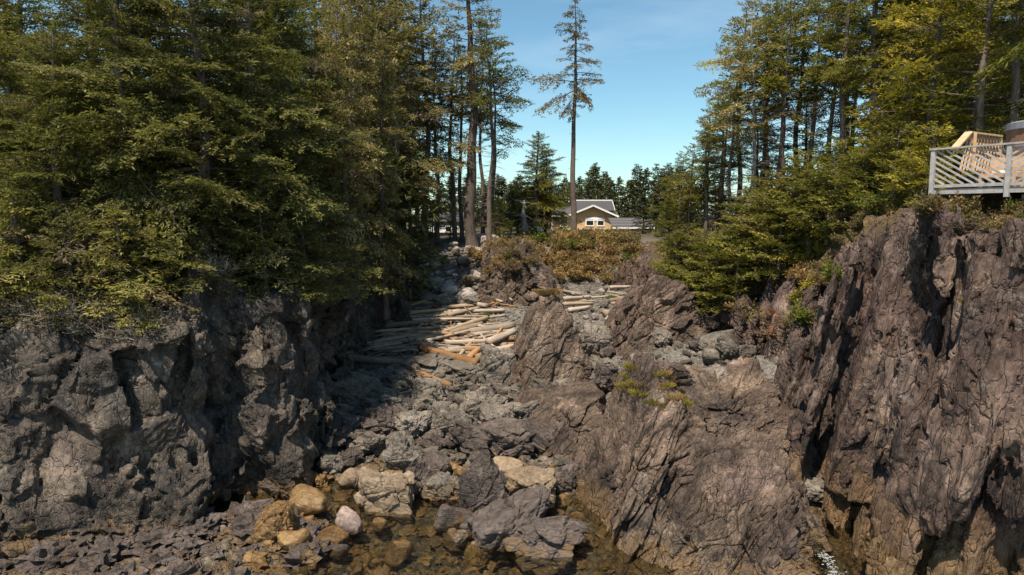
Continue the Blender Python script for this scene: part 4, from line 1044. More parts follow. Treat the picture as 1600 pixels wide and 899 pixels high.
def conifer(seed, H, R, cb, dens, key, r0, shape=1.0, droop0=-0.15, droop1=0.55, lean=0.0, side=None, snag=14, gap=0.0, lmin=0.35, snag_len=1.2, dead=0.10):
    """meshes of trunk (with limbs) and crown. cb: height where living boughs begin"""
    r = np.random.default_rng(seed); SS = SPR[key]; lines = []; radii = []
    zs = np.linspace(0, H, int(H / 0.9) + 3); ph = r.uniform(0, 6, 2)
    cx = lean * zs ** 1.3 / H ** 0.3 + 0.16 * np.sin(zs * 0.42 + ph[0]) + 0.07 * np.sin(zs * 1.1 + ph[1]); cy = 0.16 * np.sin(zs * 0.37 + ph[1])
    cx -= cx[0]; cy -= cy[0]
    rad = r0 * (1 - zs / H) ** 0.8 + 0.02; rad[0] *= 1.35
    tv, tf = tubes_np([np.stack([cx, cy, zs], 1)], [rad], 10)
    VV = []; TT = []; z = cb; az = r.uniform(0, 6.28)
    while z < H - 0.15:
        t = (z - cb) / (H - cb)
        az += 2.4 + r.normal() * 0.5
        Lb = R * ((1 - t) ** shape * min(1.0, 0.45 + t * 3.2) + 0.04) * r.choice([r.uniform(0.35, 0.8), r.uniform(0.7, 1.2)])
        if side is not None: Lb *= 1 + side[1] * math.cos(az - side[0])
        step = dens * (0.55 + 0.6 * (1 - t)) * r.uniform(0.7, 1.3)
        if r.random() >= gap:
            Lb = max(Lb, lmin)
            Ln, (V, T, wood) = min(SS, key=lambda s: abs(s[0] - Lb) + r.random() * 0.1)
            s = Lb / Ln; s = s if s > 1 else (s * 0.6 + 0.4) if s > 0.6 else s
            e = droop0 + (droop1 - droop0) * t + r.normal() * 0.20; rl = r.normal() * 0.3
            Rm = np.array((Matrix.Rotation(az, 3, 'Z') @ Matrix.Rotation(-e, 3, 'Y') @ Matrix.Rotation(rl, 3, 'X')))
            o = np.array([np.interp(z, zs, cx), np.interp(z, zs, cy), z])
            VV.append((V * s) @ Rm.T + o); Tb = np.clip(T + r.normal() * 0.10, 0, 0.93); dd = r.random(len(T) // 1)
            pd = (0.75 if r.random() < dead * (1.4 - t) else 0.04); Tb = np.where(dd < pd, 0.99, Tb)
            if pd > 0.5: keep = r.random(len(T)) < 0.7; VV[-1] = VV[-1].reshape(-1, 4, 3)[keep].reshape(-1, 3); Tb = Tb[keep]
            TT.append(Tb)
            lines.append((wood * s) @ Rm.T + o); radii.append(np.linspace(0.012 + 0.011 * Lb, 0.006, 5))
        z += step
    for _ in range(snag):
        z = r.uniform(0.12 * H, max(cb * 1.15, 0.3 * H)); a = r.uniform(0, 6.28); l = r.uniform(0.3, 1) * snag_len
        o = np.array([np.interp(z, zs, cx), np.interp(z, zs, cy), z]); x = np.linspace(0, l, 4)
        u = r.uniform(-0.35, 0.25); ln = np.stack([x * math.cos(a), x * math.sin(a), u * x - 0.1 * x * x], 1) + r.normal(size=(4, 3)) * 0.04 * l; ln[0] = 0
        lines.append(o + ln); radii.append(np.linspace(0.028, 0.006, 4))
        for _k in range(2):
            b = a + r.uniform(-0.9, 0.9); p = (o + ln)[r.integers(1, 3)]; y = np.linspace(0, l * 0.5, 3)
            lines.append(p + np.stack([y * math.cos(b), y * math.sin(b), r.uniform(-0.5, 0.3) * y], 1)); radii.append(np.linspace(0.012, 0.004, 3))
    if lines:
        lv, lf = tubes_np(lines, radii, 3); tf = np.concatenate([tf, lf + len(tv)]); tv = np.concatenate([tv, lv])
    V = np.concatenate(VV); T = np.concatenate(TT)
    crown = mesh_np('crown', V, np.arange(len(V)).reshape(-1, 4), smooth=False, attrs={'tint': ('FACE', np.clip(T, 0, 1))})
    trunk = mesh_np('trunk', tv, tf, smooth=True)
    return trunk, crown, H

PROTO = {}
def proto(key, *a, **k): PROTO[key] = conifer(*a, **k)
proto('broad1', 1, 12, 4.8, 0.8, 0.082, 'near', 0.22, 0.7, side=(-0.6, 0.15), snag=16, dead=0.14)
proto('broad2', 2, 13, 4.4, 1.2, 0.100, 'near', 0.22, 0.6, droop0=-0.3, snag=24, snag_len=2.2, dead=0.14)
proto('small_near', 3, 4.2, 3.0, 0.15, 0.055, 'near', 0.07, 0.8, droop0=-0.2, snag=6, dead=0.14)
proto('mossy1', 4, 16, 3.9, 2.5, 0.135, 'moss', 0.25, 0.6, droop0=-0.35, droop1=0.5, snag=26, snag_len=2.0, dead=0.14)
proto('mossy2', 5, 18, 3.7, 4.5, 0.15, 'moss', 0.25, 0.55, droop0=-0.25, snag=34, gap=0.1, snag_len=2.2, dead=0.14)
proto('pole1', 6, 24, 3.4, 11.0, 0.19, 'mid', 0.42, 0.6, droop0=-0.25, snag=22, gap=0.12, snag_len=1.5)
proto('pole2', 7, 18, 3.4, 9.5, 0.17, 'mid', 0.21, 0.55, droop0=-0.2, snag=36, gap=0.1, side=(0.2, 0.3), snag_len=1.7)
proto('layer1', 8, 13, 3.9, 2.2, 0.15, 'flat', 0.20, 0.65, droop0=-0.05, droop1=0.4, snag=22, side=(3.3, 0.3), gap=0.08)
proto('layer2', 9, 15, 3.3, 7.6, 0.17, 'flat', 0.16, 0.6, droop0=-0.1, droop1=0.4, snag=70, gap=0.12, side=(3.4, 0.25), snag_len=1.8)
proto('layer3', 10, 5.0, 3.0, 0.4, 0.105, 'flat', 0.11, 0.7, droop0=-0.05, droop1=0.4, side=(3.5, 0.35), snag=8)
proto('young', 11, 6, 2.8, 0.4, 0.12, 'mid', 0.10, 0.7, droop0=0.2, droop1=0.9, snag=4)
proto('far', 12, 12, 3.3, 0.4, 0.17, 'far', 0.20, 0.8, droop0=-0.1, droop1=0.5, snag=0)
proto('far2', 13, 11, 2.9, 0.6, 0.17, 'far', 0.18, 0.9, droop0=-0.2, droop1=0.5, snag=0)
proto('lone', 15, 22.5, 3.7, 12.4, 0.19, 'moss', 0.29, 0.62, droop0=-0.35, droop1=0.15, gap=0.22, side=(2.6, 0.25), snag=7, snag_len=0.9)

_tm = {}
def tree(key, matn, x, y, z, h, label, rz=None, group=None, tint=(1, 1, 1), bark='bark', name='spruce_tree', cat='tree', wide=1.0):
    tr, cw, H = PROTO[key]
    for part, me, mt in (('trunk', tr, bark), ('crown', cw, matn)):
        if (key, part, mt) not in _tm:
            c = me.copy(); c.name = part; c.materials.append(M[mt]); _tm[(key, part, mt)] = c
    s = h / H; e = empty(name, (x, y, z - 0.15), rnd.uniform(0, 6.28) if rz is None else rz, (s * wide, s * wide, s))
    a = link('trunk', _tm[(key, 'trunk', bark)], None, e); b = link('crown', _tm[(key, 'crown', matn)], None, e); b.color = (*tint, 1)
    return tag(e, label, cat, group)

def tree_px(key, matn, px, Y, h, label, **k):
    x = at(px, 450, Y).x; return tree(key, matn, x, Y, surf_z(x, Y), h, label, **k)

GL = 'big spruces on the left cliff'
tree_px('broad1', 'needles', -60, 24, 10.5, 'broad dark spruce at the far left edge above the blocky rock', group=GL, rz=0.3)
tree_px('broad1', 'needles', 110, 23.5, 9.0, 'lower broad spruce on the front corner of the left cliff', group=GL, rz=2.0, tint=(1.1, 1.1, 1))
tree_px('broad2', 'needles', 215, 25, 12.5, 'tall spruce with bare grey twigs, behind the front corner of the left cliff', group=GL, rz=1.0)
tree_px('broad1', 'needles', 320, 25.5, 12.5, 'widest dark spruce, above the recess in the left cliff', group=GL, rz=4.2)
tree_px('broad2', 'needles', 415, 27.5, 13, 'dark spruce overhanging the right end of the left cliff', group=GL, rz=5.0)
tree_px('broad2', 'needles', 20, 28, 10, 'spruce behind the left edge with sky showing over its top', group=GL, rz=3.0)
tree_px('broad1', 'needles', 160, 30, 13, 'dark spruce filling the gap behind the two front ones', group=GL, rz=5.5, tint=(0.85, 0.9, 0.9))
tree_px('broad1', 'needles', 280, 31, 14, 'dark spruce standing behind the widest one', group=GL, rz=0.9, tint=(0.85, 0.9, 0.9))
tree_px('broad2', 'needles', 370, 33, 14.5, 'spruce behind the recess, its top out of sight', group=GL, rz=2.2, tint=(0.9, 0.95, 0.95))
tree_px('broad1', 'needles', 460, 33, 14, 'dense dark spruce left of the lichen hung trees', group=GL, rz=3.6, tint=(0.9, 0.95, 0.95))
tree_px('broad2', 'needles', 60, 36, 14, 'spruce deep in the left wood, seen between the front crowns', group=GL, rz=1.6, tint=(0.8, 0.85, 0.85))
tree_px('broad2', 'needles', 230, 38, 16, 'second spruce deep in the left wood, behind the tall twiggy one', group=GL, rz=4.4, tint=(0.8, 0.85, 0.85))
tree_px('broad1', 'needles', 420, 40, 17, 'third spruce deep in the left wood, beside the lichen hung trees', group=GL, rz=0.2, tint=(0.8, 0.85, 0.85))
GS = 'low spruces hanging over the left cliff edge'
for px, Y, h, rz, lab in ((35, 21.85, 3.41, 0.5, 'low spruce bough mass at the left edge over the rock'), (110, 21.75, 3.02, 2.5, 'low spruce with grey dead twigs over the blocky rock'),
                      (190, 22.15, 3.41, 4.4, 'low spruce at the front corner of the cliff edge'), (262, 23.75, 2.89, 1.2, 'low spruce hanging into the recess of the cliff'),
                      (330, 25.7, 3.28, 3.1, 'low spruce above the pale rock patch in the recess'), (415, 25.9, 3.41, 5.2, 'low spruce draped over the second rock face'), (478, 27.9, 3.28, 0.1, 'low dark spruce above the shaded wall'),
                      (500, 31.8, 4.1, 2.2, 'low spruce in deep shade, right end of the dark wood')):
    tree_px('small_near', 'needles', px, Y, h, lab, group=GS, rz=rz, tint=(1.15, 1.12, 1.0) if px < 330 else (1, 1, 1), wide=1.2)

GM = 'lichen hung spruces along the ramp'
tree_px('mossy1', 'mossy', 538, 34, 15, 'lichen hung spruce with a pale trunk at the end of the dark wood', group=GM, wide=0.68, rz=0.4)
tree_px('mossy2', 'mossy', 560, 38, 18, 'tall lichen hung spruce behind the pale trunked one', group=GM, wide=0.68, rz=1.9)
tree_px('mossy1', 'mossy', 602, 41, 17, 'lichen hung spruce with long pale bare limbs reaching right', group=GM, wide=0.68, rz=3.3)
tree_px('mossy2', 'mossy', 616, 47, 18, 'thin lichen hung spruce above the top of the ramp', group=GM, rz=5.0)
tree_px('mossy1', 'mossy', 575, 47, 20, 'lichen hung spruce at the back of the group', group=GM, rz=2.7)
tree_px('pole2', 'mossy', 655, 58, 17, 'slender spruce with bare lower limbs, right of the lichen hung group', group=GM, rz=3.0)
tree_px('layer3', 'mossy', 570, 41.5, 4.6, 'low pale boughed spruce over the rock at the foot of the wood', group=GM, rz=5.6)
tree_px('layer3', 'mossy', 600, 47.5, 4.2, 'low spruce with pale drooping boughs above the ramp stones', group=GM, rz=0.4)
tree_px('layer3', 'hemlock', 614, 53, 3.6, 'low bushy spruce beside the path', group=GM, rz=1.4)
tree_px('young', 'mossy', 704, 66, 3.4, 'small bushy conifer hiding part of the white cottage', group=GM, rz=0.7, wide=1.2)
tree_px('young', 'needles', 676, 64, 3.8, 'small bushy spruce in front of the white cottage', group=GM, rz=2.4)
tree_px('mossy2', 'mossy', 505, 47, 21, 'tall lichen hung spruce at the right end of the dark wood', group=GM, rz=4.1)
tree_px('mossy2', 'mossy', 590, 54, 24, 'tallest lichen hung spruce, its top cut off above', group=GM, rz=0.9)
tree_px('mossy1', 'mossy', 628, 58, 24, 'airy lichen hung spruce reaching above the top of the view', group=GM, rz=2.3)
tree_px('mossy2', 'mossy', 662, 60, 22, 'airy lichen hung spruce left of the pole trunks', group=GM, rz=5.3)
GP = 'tall pole trunks at the head of the ramp'
tree_px('pole1', 'mossy', 739, 60, 27, 'tallest and thickest trunk at the head of the ramp', group=GP, rz=0.2, wide=1.05)
tree_px('pole2', 'needles', 763, 58, 19.5, 'pole trunk with dark boughs reaching right toward the sky', group=GP, rz=5.9)
tree_px('pole2', 'needles', 772, 66, 17, 'slim pole trunk just behind the one with dark boughs', group=GP, rz=0.6)
tree_px('pole2', 'mossy', 712, 63, 19, 'pole trunk left of the tallest one', group=GP, rz=2.7)
tree_px('pole2', 'needles', 723, 64, 18, 'slim dark pole trunk between two thicker ones', group=GP, rz=1.2)
tree_px('pole2', 'mossy', 684, 64, 18, 'leaning pole trunk at the left of the row', group=GP, rz=4.0)
tree_px('pole2', 'needles', 755, 72, 19, 'far pole trunk right behind the tallest one', group=GP, rz=3.4)

tree_px('lone', 'brownish', 896, 66, 22.5, 'lone tall thin tree with a bare trunk against the sky', rz=1.1)
tree_px('broad1', 'hemlock', 840, 69, 10.4, 'full bushy spruce behind the bleached trunk', rz=1.0, wide=1.0)
tree_px('layer1', 'hemlock', 852, 71, 9.0, 'second bushy spruce, half hidden by the full one', rz=2.0, wide=1.1)
tree_px('young', 'cedar', 781, 63, 4.2, 'small yellow green young tree by the ramp top', rz=0.0, name='young_tree')
tree_px('young', 'needles', 798, 68, 5.0, 'dark green low conifer between young tree and bleached trunk', rz=2.0, tint=(0.7, 0.85, 0.8))
tree_px('young', 'needles', 838, 70, 5.0, 'dark green low conifer right of the bleached trunk', rz=4.0, tint=(0.7, 0.85, 0.8), wide=1.2)
tree_px('young', 'mossy', 880, 73, 2.6, 'pale windblown conifer at the foot of the lone tall tree', rz=4.0, wide=1.2)
tree_px('young', 'mossy', 808, 72, 5.5, 'bushy grey green conifer behind the bleached trunk', rz=1.0, wide=1.2)

# bleached dead trunk
def dead_trunk(px, Y, h, label):
    x = at(px, 450, Y).x; z = gz(x, Y); e = empty('dead_tree', (x, Y, z - 0.2)); r = np.random.default_rng(5)
    lines = [np.array([[0, 0, 0], [0.05, 0, h * 0.35], [-0.05, 0, h * 0.7], [0.1, 0, h]]), np.array([[0.45, 0, 0], [0.30, 0, h * 0.3], [0.05, 0, h * 0.6]])]
    rad = [np.array([0.36, 0.30, 0.24, 0.10]), np.array([0.22, 0.2, 0.12])]
    V, Fq = tubes_np(lines, rad, 8); link('trunk', mesh_np('trunk', V, Fq), M['bark_pale'], e)
    for k in range(9):
        a = r.uniform(0, 6.28); z0 = r.uniform(0.4, 1.0) * h; l = r.uniform(0.6, 1.7); x_ = np.linspace(0, l, 4)
        ln = np.stack([x_ * math.cos(a), 0.6 * x_ * math.sin(a), z0 + r.uniform(-.2, .5) * x_ + 0.08 * np.sin(x_ * 5)], 1)
        V, Fq = tubes_np([ln], [np.linspace(0.07, 0.02, 4)], 5); link('limb', mesh_np('limb', V, Fq), M['bark_pale'], e)
    tag(e, label, 'dead tree')
dead_trunk(818, 67, 3.6, 'bleached dead trunk with broken limbs left of the house')

GR = 'conifers on the right hand slope'
R_ = lambda *a, **k: tree_px(*a, group=GR, **k)
R_('layer1', 'hemlock', 1078, 47, 8.5, 'outermost slim tree of the right hand wood, against the sky', rz=0.1, wide=0.8)
R_('pole1', 'hemlock', 1098, 46, 10.5, 'slim spired tree second from the sky edge of the right wood', rz=0.6, wide=0.95)
R_('layer2', 'hemlock', 1118, 50, 12, 'thin pole tree between the spired tree and the trunk cluster', rz=1.6)
R_('layer1', 'hemlock', 1042, 52, 6.0, 'bushy low tree at the left foot of the right hand wood', rz=2.1)
R_('layer2', 'hemlock', 1140, 44, 13, 'left tree of the close trunk cluster', rz=2.9)
R_('layer2', 'mossy', 1162, 42, 14, 'pale trunk in the close trunk cluster', rz=0.3, bark='bark_pale')
R_('layer2', 'hemlock', 1180, 44, 14.5, 'middle trunk of the close cluster', rz=1.2)
R_('pole2', 'hemlock', 1205, 43, 15, 'slender trunk right of the middle of the cluster', rz=5.0)
R_('layer2', 'hemlock', 1222, 40, 14, 'trunk with flat boughs at the right of the cluster', rz=4.0)
R_('pole2', 'cedar', 1195, 50, 18, 'yellow green crown high above the trunk cluster', rz=2.0)
R_('pole2', 'cedar', 1150, 53, 17.5, 'yellow green crown at the upper left of the right wood', rz=3.0)
R_('pole2', 'hemlock', 1260, 41, 14.5, 'dark trunk standing in the gap of blue sky', rz=0.5)
R_('layer2', 'hemlock', 1285, 38, 14, 'trunk with many bare twigs in the sky gap', rz=1.9)
R_('pole1', 'hemlock', 1302, 36, 15, 'straight slim trunk right of the twiggy one', rz=2.2, wide=0.8)
R_('pole1', 'hemlock', 1345, 33.5, 15, 'thickest trunk of the right hand wood', rz=0.7)
R_('pole2', 'hemlock', 1368, 34, 13.5, 'leaning trunk just right of the thickest one', rz=5.1)
R_('broad2', 'hemlock', 1410, 33, 13, 'dense tree between the thickest trunk and the yellow hemlock', rz=5.9)
R_('layer1', 'cedar', 1450, 29, 11, 'yellow green hemlock with flat boughs left of the deck', rz=0.2, tint=(0.92, 0.9, 0.9))
R_('layer1', 'hemlock', 1520, 27.5, 11, 'flat boughed hemlock behind the deck', rz=0.9)
R_('layer2', 'hemlock', 1500, 31, 13, 'tall tree behind the flat boughed hemlock', rz=1.5)
R_('pole1', 'hemlock', 1562, 26.5, 13, 'grey trunk beside the hot tub', rz=2.5, wide=0.75)
R_('layer2', 'hemlock', 1592, 25.8, 12.5, 'trunk at the right edge above the hot tub', rz=1.0)
R_('broad2', 'hemlock', 1590, 33, 14, 'dense tree at the right edge behind the hot tub', rz=3.0)
R_('broad2', 'hemlock', 1460, 38, 15, 'dark tree filling the wood behind the yellow hemlock', rz=1.0, tint=(0.85, 0.9, 0.9))
R_('broad2', 'cedar', 1420, 44, 17, 'yellow topped tree at the back of the right hand wood', rz=4.2)
R_('broad2', 'hemlock', 1540, 40, 16, 'dark tree deep behind the deck', rz=2.2, tint=(0.8, 0.85, 0.85))
R_('layer1', 'hemlock', 1062, 50, 8.0, 'bushy tree just right of the leftmost low tree of the right wood', rz=1.0)
R_('layer1', 'hemlock', 1100, 52, 10.0, 'bushy tree filling the gap behind the slim spired tree', rz=2.0)
R_('layer1', 'hemlock', 1130, 47, 9.5, 'bushy tree at the left foot of the close trunk cluster', rz=0.4)
R_('layer1', 'hemlock', 1172, 46, 9.0, 'bushy tree behind the pale trunk of the cluster', rz=3.0)
R_('layer1', 'hemlock', 1250, 45, 9.5, 'bushy tree at the foot of the blue sky gap', rz=5.0)
R_('layer1', 'hemlock', 1322, 40, 11.0, 'bushy tree left behind the thickest trunk', rz=1.5)
R_('layer2', 'hemlock', 1240, 44, 16.5, 'slim trunk standing alone before the sky gap', rz=2.6)
R_('layer2', 'hemlock', 1320, 42, 17.0, 'slim trunk at the right side of the sky gap', rz=3.9)
GLW = 'low flat boughed trees on the right hand slope'
for px, Y, h, rz, mt, lab in ((1055, 47.5, 3.33, 0.2, 'hemlock', 'low bushy tree above the pyramid rock'), (1085, 43, 3.85, 0.9, 'hemlock', 'low flat boughed tree under the slim sky edge trees'), (1120, 40, 4.07, 0.4, 'hemlock', 'low tree with long flat boughs on the middle of the slope'),
                          (1150, 37, 3.7, 5.8, 'hemlock', 'flat boughed tree hanging over the rubble slope'), (1185, 37.5, 4.81, 0.6, 'hemlock', 'flat boughed tree below the trunk cluster'), (1215, 34.5, 3.7, 0.1, 'hemlock', 'low tree with a long bare limb near the rusty bush'),
                          (1250, 35, 4.81, 5.5, 'hemlock', 'bushy tree below the blue sky gap'), (1290, 32, 4.07, 1.1, 'hemlock', 'dark bushy tree on the upper slope by the cliff'), (1330, 30, 3.33, 0.3, 'hemlock', 'low tree at the top of the cliff flank'),
                          (1385, 28.5, 3.7, 0.7, 'hemlock', 'low flat tree at the foot of the thickest trunk'), (1440, 25, 2.96, 0.4, 'cedar', 'bright yellow green bushy cedar beside the deck'), (1412, 26.5, 2.22, 2.4, 'cedar', 'small yellow green cedar left of the bright one')):
    tree_px('layer3', mt, px, Y, h, lab, rz=rz, group=GLW, wide=1.15)
for px, Y, h, rz, mt, lab in ((1068, 45, 4.2, 1.2, 'hemlock', 'low tree at the lower left of the slope, above the pyramid rock'), (1102, 42, 4.4, 5.2, 'hemlock', 'low dark tree left of the middle of the slope'), (1135, 38.5, 4.4, 2.2, 'hemlock', 'low tree just above the rubble, right of the pyramid rock'),
                          (1170, 40, 5.0, 0.2, 'hemlock', 'low tree at the foot of the close trunk cluster'), (1200, 39.5, 5.0, 4.9, 'hemlock', 'drooping low tree below the middle of the cluster'), (1232, 36.5, 4.6, 0.8, 'mossy', 'pale low tree between the cluster and the sky gap'),
                          (1262, 33.5, 4.4, 3.6, 'hemlock', 'low tree on the slope left of the cliff crest'), (1305, 34, 4.5, 5.7, 'hemlock', 'low tree under the blue sky gap beside the cliff crest'), (1345, 29.5, 3.4, 2.0, 'hemlock', 'small tree behind the crest of the right cliff'), (1375, 31, 4.4, 4.0, 'cedar', 'small yellowish tree behind the crest of the right cliff')):
    tree_px('layer3', mt, px, Y, h, lab, rz=rz, group=GLW, wide=1.2)

GF = 'far spruces beyond the house'
fr = random.Random(4)
for i in range(64):
    px = 690 + i * 6.2 + fr.uniform(-5, 5); Y = fr.uniform(112, 150)
    big = 905 < px < 950 or px > 985
    h = Y / F * (fr.uniform(74, 100) if big else fr.uniform(60, 82)) + 0.2
    where = 'left of the lone tall tree' if px < 890 else ('right behind the house' if px < 965 else 'between house and right wood')
    tree_px(fr.choice(['far', 'far', 'far2']), 'far_needles', px, Y, h, f'{"tall" if h > 9.6 else "medium" if h > 8.2 else "short"} far spruce in the {"front" if Y < 124 else "middle" if Y < 138 else "back"} of the tree line {where}', group=GF, wide=1.15)
for i in range(16):
    px = 1000 + i * 22 + fr.uniform(-6, 6); Y = fr.uniform(76, 100)
    tree_px('far', 'far_needles', px, Y, Y / F * fr.uniform(58, 80), f'low dark spruce {"beside the outbuilding" if px < 1060 else "glimpsed behind the slim sky edge trees" if px < 1150 else "glimpsed behind the close trunk cluster" if px < 1260 else "glimpsed below the sky gap"}', group='low spruces behind the right wood', wide=1.5)
GB = 'spruces deep in the woods'
for i in range(44):
    left = i % 2 == 0
    if left:
        Y = fr.uniform(44, 85); px = fr.uniform(-80, 640)
    else:
        Y = fr.uniform(42, 70); px = fr.uniform(1390, 1660)
    tree_px('far', 'needles' if left else 'hemlock', px, Y, Y / F * fr.uniform(170, 330) + 1, f'spruce deep in the {"left" if left else "right"} wood, seen {"behind the broad front spruces" if px < 250 else "behind the recess in the cliff" if px < 480 else "between the lichen hung trees" if px < 700 else "behind the yellow hemlock" if px < 1500 else "behind the deck"}', group=GB, tint=(0.85, 0.9, 0.9), wide=1.2)

# ------------------------------------------------------------------ shrubs, grass, dead twigs
def shrub_meshes(seed, R, H, n, q, stems=14, twiggy=0.0, grass=False):
    r = np.random.default_rng(seed); lines = []; rad = []; B = []; D = []; T = []
    for s in range(stems):
        a = r.uniform(0, 6.28); el = r.uniform(0.25, 1.45); l = r.uniform(0.55, 1.0)
        t = np.linspace(0, 1, 5)[:, None]
        d = np.array([math.cos(a) * math.cos(el) * R, math.sin(a) * math.cos(el) * R, math.sin(el) * H])
        ln = t * d * l + np.array([math.cos(a) * 0.12, math.sin(a) * 0.12, 0]) * R + r.normal(size=(5, 3)) * 0.04 * R * t
        lines.append(ln); rad.append(np.linspace(0.02, 0.005, 5))
        for k in range(3 + int(8 * twiggy)):
            p = ln[r.integers(1, 5)]; tw = r.normal(size=3); tw[2] = abs(tw[2]) * 0.6; tw = tw / np.linalg.norm(tw) * R * r.uniform(0.15, 0.45)
            l2 = np.stack([p, p + tw * 0.5 + r.normal(size=3) * 0.03, p + tw]); lines.append(l2); rad.append(np.array([0.009, 0.007, 0.003]))
            m = max(1, n // (stems * 4)); u = r.random(m)[:, None]
            B.append(p + tw * u + r.normal(size=(m, 3)) * 0.07 * R); D.append(unit(tw + r.normal(size=(m, 3)) * 0.25 * R)); T.append(r.uniform(0.1, 0.9) * 0.6 + 0.4 * r.random(m))
    B = np.concatenate(B); D = np.concatenate(D); T = np.concatenate(T); m = len(B)
    side = unit(np.cross(D, r.normal(size=(m, 3))))
    V = quads(B, D, q * r.uniform(0.8, 1.8, m), q * r.uniform(0.2, 0.45, m), side)
    lv, lf = tubes_np(lines, rad, 3)
    return mesh_np('stems', lv, lf), mesh_np('foliage', V, np.arange(len(V)).reshape(-1, 4), smooth=False, attrs={'tint': ('FACE', np.clip(T, 0, 1))})
SHR = {'bushy': [shrub_meshes(k, 0.9, 0.8, 1500, 0.10) for k in (1, 2, 3)], 'fine': [shrub_meshes(k, 0.7, 0.6, 1300, 0.065, 18, 0.4) for k in (4, 5)], 'twig': [shrub_meshes(k, 1.0, 0.7, 160, 0.07, 16, 1.0) for k in (6, 7)]}
def grass_meshes(seed, R, H, n):
    r = np.random.default_rng(seed); a = r.uniform(0, 6.28, n); q = R * np.sqrt(r.random(n)); B = np.stack([q * np.cos(a), q * np.sin(a), 0 * a - 0.05], 1)
    D = unit(np.stack([np.cos(a) * q / R + r.normal(size=n) * 0.4, np.sin(a) * q / R + r.normal(size=n) * 0.4, np.full(n, 1.3)], 1)); side = unit(np.cross(D, r.normal(size=(n, 3))))
    V = quads(B, D, H * r.uniform(0.5, 1.1, n), np.full(n, 0.014), side)
    return mesh_np('blades', V, np.arange(len(V)).reshape(-1, 4), smooth=False, attrs={'tint': ('FACE', np.clip(r.random(n), 0, 1))})
GRS = [grass_meshes(k, 0.45, 0.38, 420) for k in (1, 2)]
_sm = {}
def mm(me, matn):
    if (me.name, matn) not in _sm:
        c = me.copy(); c.materials.append(M[matn]); _sm[(me.name, matn)] = c
    return _sm[(me.name, matn)]
def shrub(kind, matn, loc, s, label, group, stem='bark', tint=(1, 1, 1), name='shrub', hz=1.0):
    st, fo = SHR[kind][rnd.randrange(len(SHR[kind]))]
    e = empty(name, loc, rnd.uniform(0, 6.28), (s, s, s * hz))
    link('stem', mm(st, stem), None, e); f = link('foliage', mm(fo, matn), None, e); f.color = (*tint, 1)
    return tag(e, label, 'shrub', group)
def tuft(matn, loc, s, label, group):
    o = link('grass_tuft', mm(GRS[rnd.randrange(2)], matn)); o.location = loc; o.scale = (s,) * 3; o.rotation_euler = (0, 0, rnd.uniform(0, 6.28))
    return tag(o, label, 'grass', group)

SR = random.Random(31)
# the bank above the far beach
for i in range(130):
    x = SR.uniform(0.6, 11.0); y = SR.uniform(57.0, 64.0)
    mt = SR.choice(['dry', 'dry', 'dry', 'dry', 'dry_grey', 'dry_grey', 'green_leaf'] if y < 62 else ['dry', 'dry_grey', 'green_leaf'])
    kind = SR.choice(['bushy', 'bushy', 'fine'])
    word = {'dry': 'golden brown dry shrub', 'dry_grey': 'grey brown dry shrub', 'green_leaf': 'dull green shrub'}[mt]
    where = 'low on the bank behind the far beach' if y < 59.5 else ('on the crest of the bank below the house' if y > 61.8 else 'midway up the bank below the house')
    s_ = SR.uniform(0.85, 1.6); sw_ = 'big' if s_ > 1.3 else 'small' if s_ < 1.05 else 'mid sized'
    part_ = 'under the lone tree' if x < 3.2 else 'straight below the house' if x < 5.6 else 'below the outbuilding' if x < 8 else 'near the pyramid rock'
    shrub(kind, mt, (x, y, gz(x, y) - 0.05), s_, f'{sw_} {word} {where.split(" the bank")[0]} the bank {part_}', 'shrubs on the bank below the house')
for px, py, mt, lab in ((990, 440, 'green_leaf', 'bright green bush at the foot of the bank beside the pyramid rock'), (955, 468, 'green_leaf', 'low green plant among the far beach logs'), (730, 470, 'green_leaf', 'small green plant beside the bleached logs'), (760, 497, 'green_leaf', 'small green weed on the shingle beside the driftwood')):
    p = on_ground(px, py); shrub('fine', mt, (p.x, p.y, p.z), 1.5 if px > 980 else 0.6, lab, None, tint=(1.1, 1.4, 1.0))
for i in range(26):
    x = SR.uniform(2.0, 11.5); y = SR.uniform(62.5, 65); mt = SR.choice(['green_leaf', 'dry_grey', 'dry'])
    s_ = SR.uniform(0.9, 1.35)
    shrub(SR.choice(['bushy', 'fine']), mt, (x, y, gz(x, y) - 0.1), s_, f'tall {"green" if mt == "green_leaf" else "dry"} brush on the crest, {"by the lone tree" if x < 5 else "in front of the house" if x < 8 else "in front of the outbuilding"}', 'tall brush on the crest')
# the knoll and the sides of the ramp
for i in range(34):
    x = SR.uniform(-3.4, 1.8); y = SR.uniform(47.5, 57); z = surf_z(x, y)
    shrub(SR.choice(['bushy', 'fine', 'twig']), SR.choice(['dry', 'dry', 'dry_grey']), (x, y, z), SR.uniform(0.6, 1.1), f'brown dry shrub {"on the left flank" if x < -1.2 else "on the crown" if x < 0.6 else "on the right flank"} of the broken knoll, {"toward the logs" if y < 50 else "toward the house"}', 'shrubs on the knoll')
for i in range(26):
    y = SR.uniform(41, 64); x = float(np.interp(y, [41, 47, 52, 58, 66], [-8.2, -8.4, -8.8, -7.7, -7.4])) + SR.uniform(-1.6, 0.2); z = surf_z(x, y)
    mt = SR.choice(['dry_grey', 'green_leaf', 'dry'])
    shrub(SR.choice(['bushy', 'fine']), mt, (x, y, z - 0.1), SR.uniform(0.8, 1.3), f'{"green" if mt == "green_leaf" else "brown"} shrub on the left bank of the ramp', 'shrubs on the left bank of the ramp')
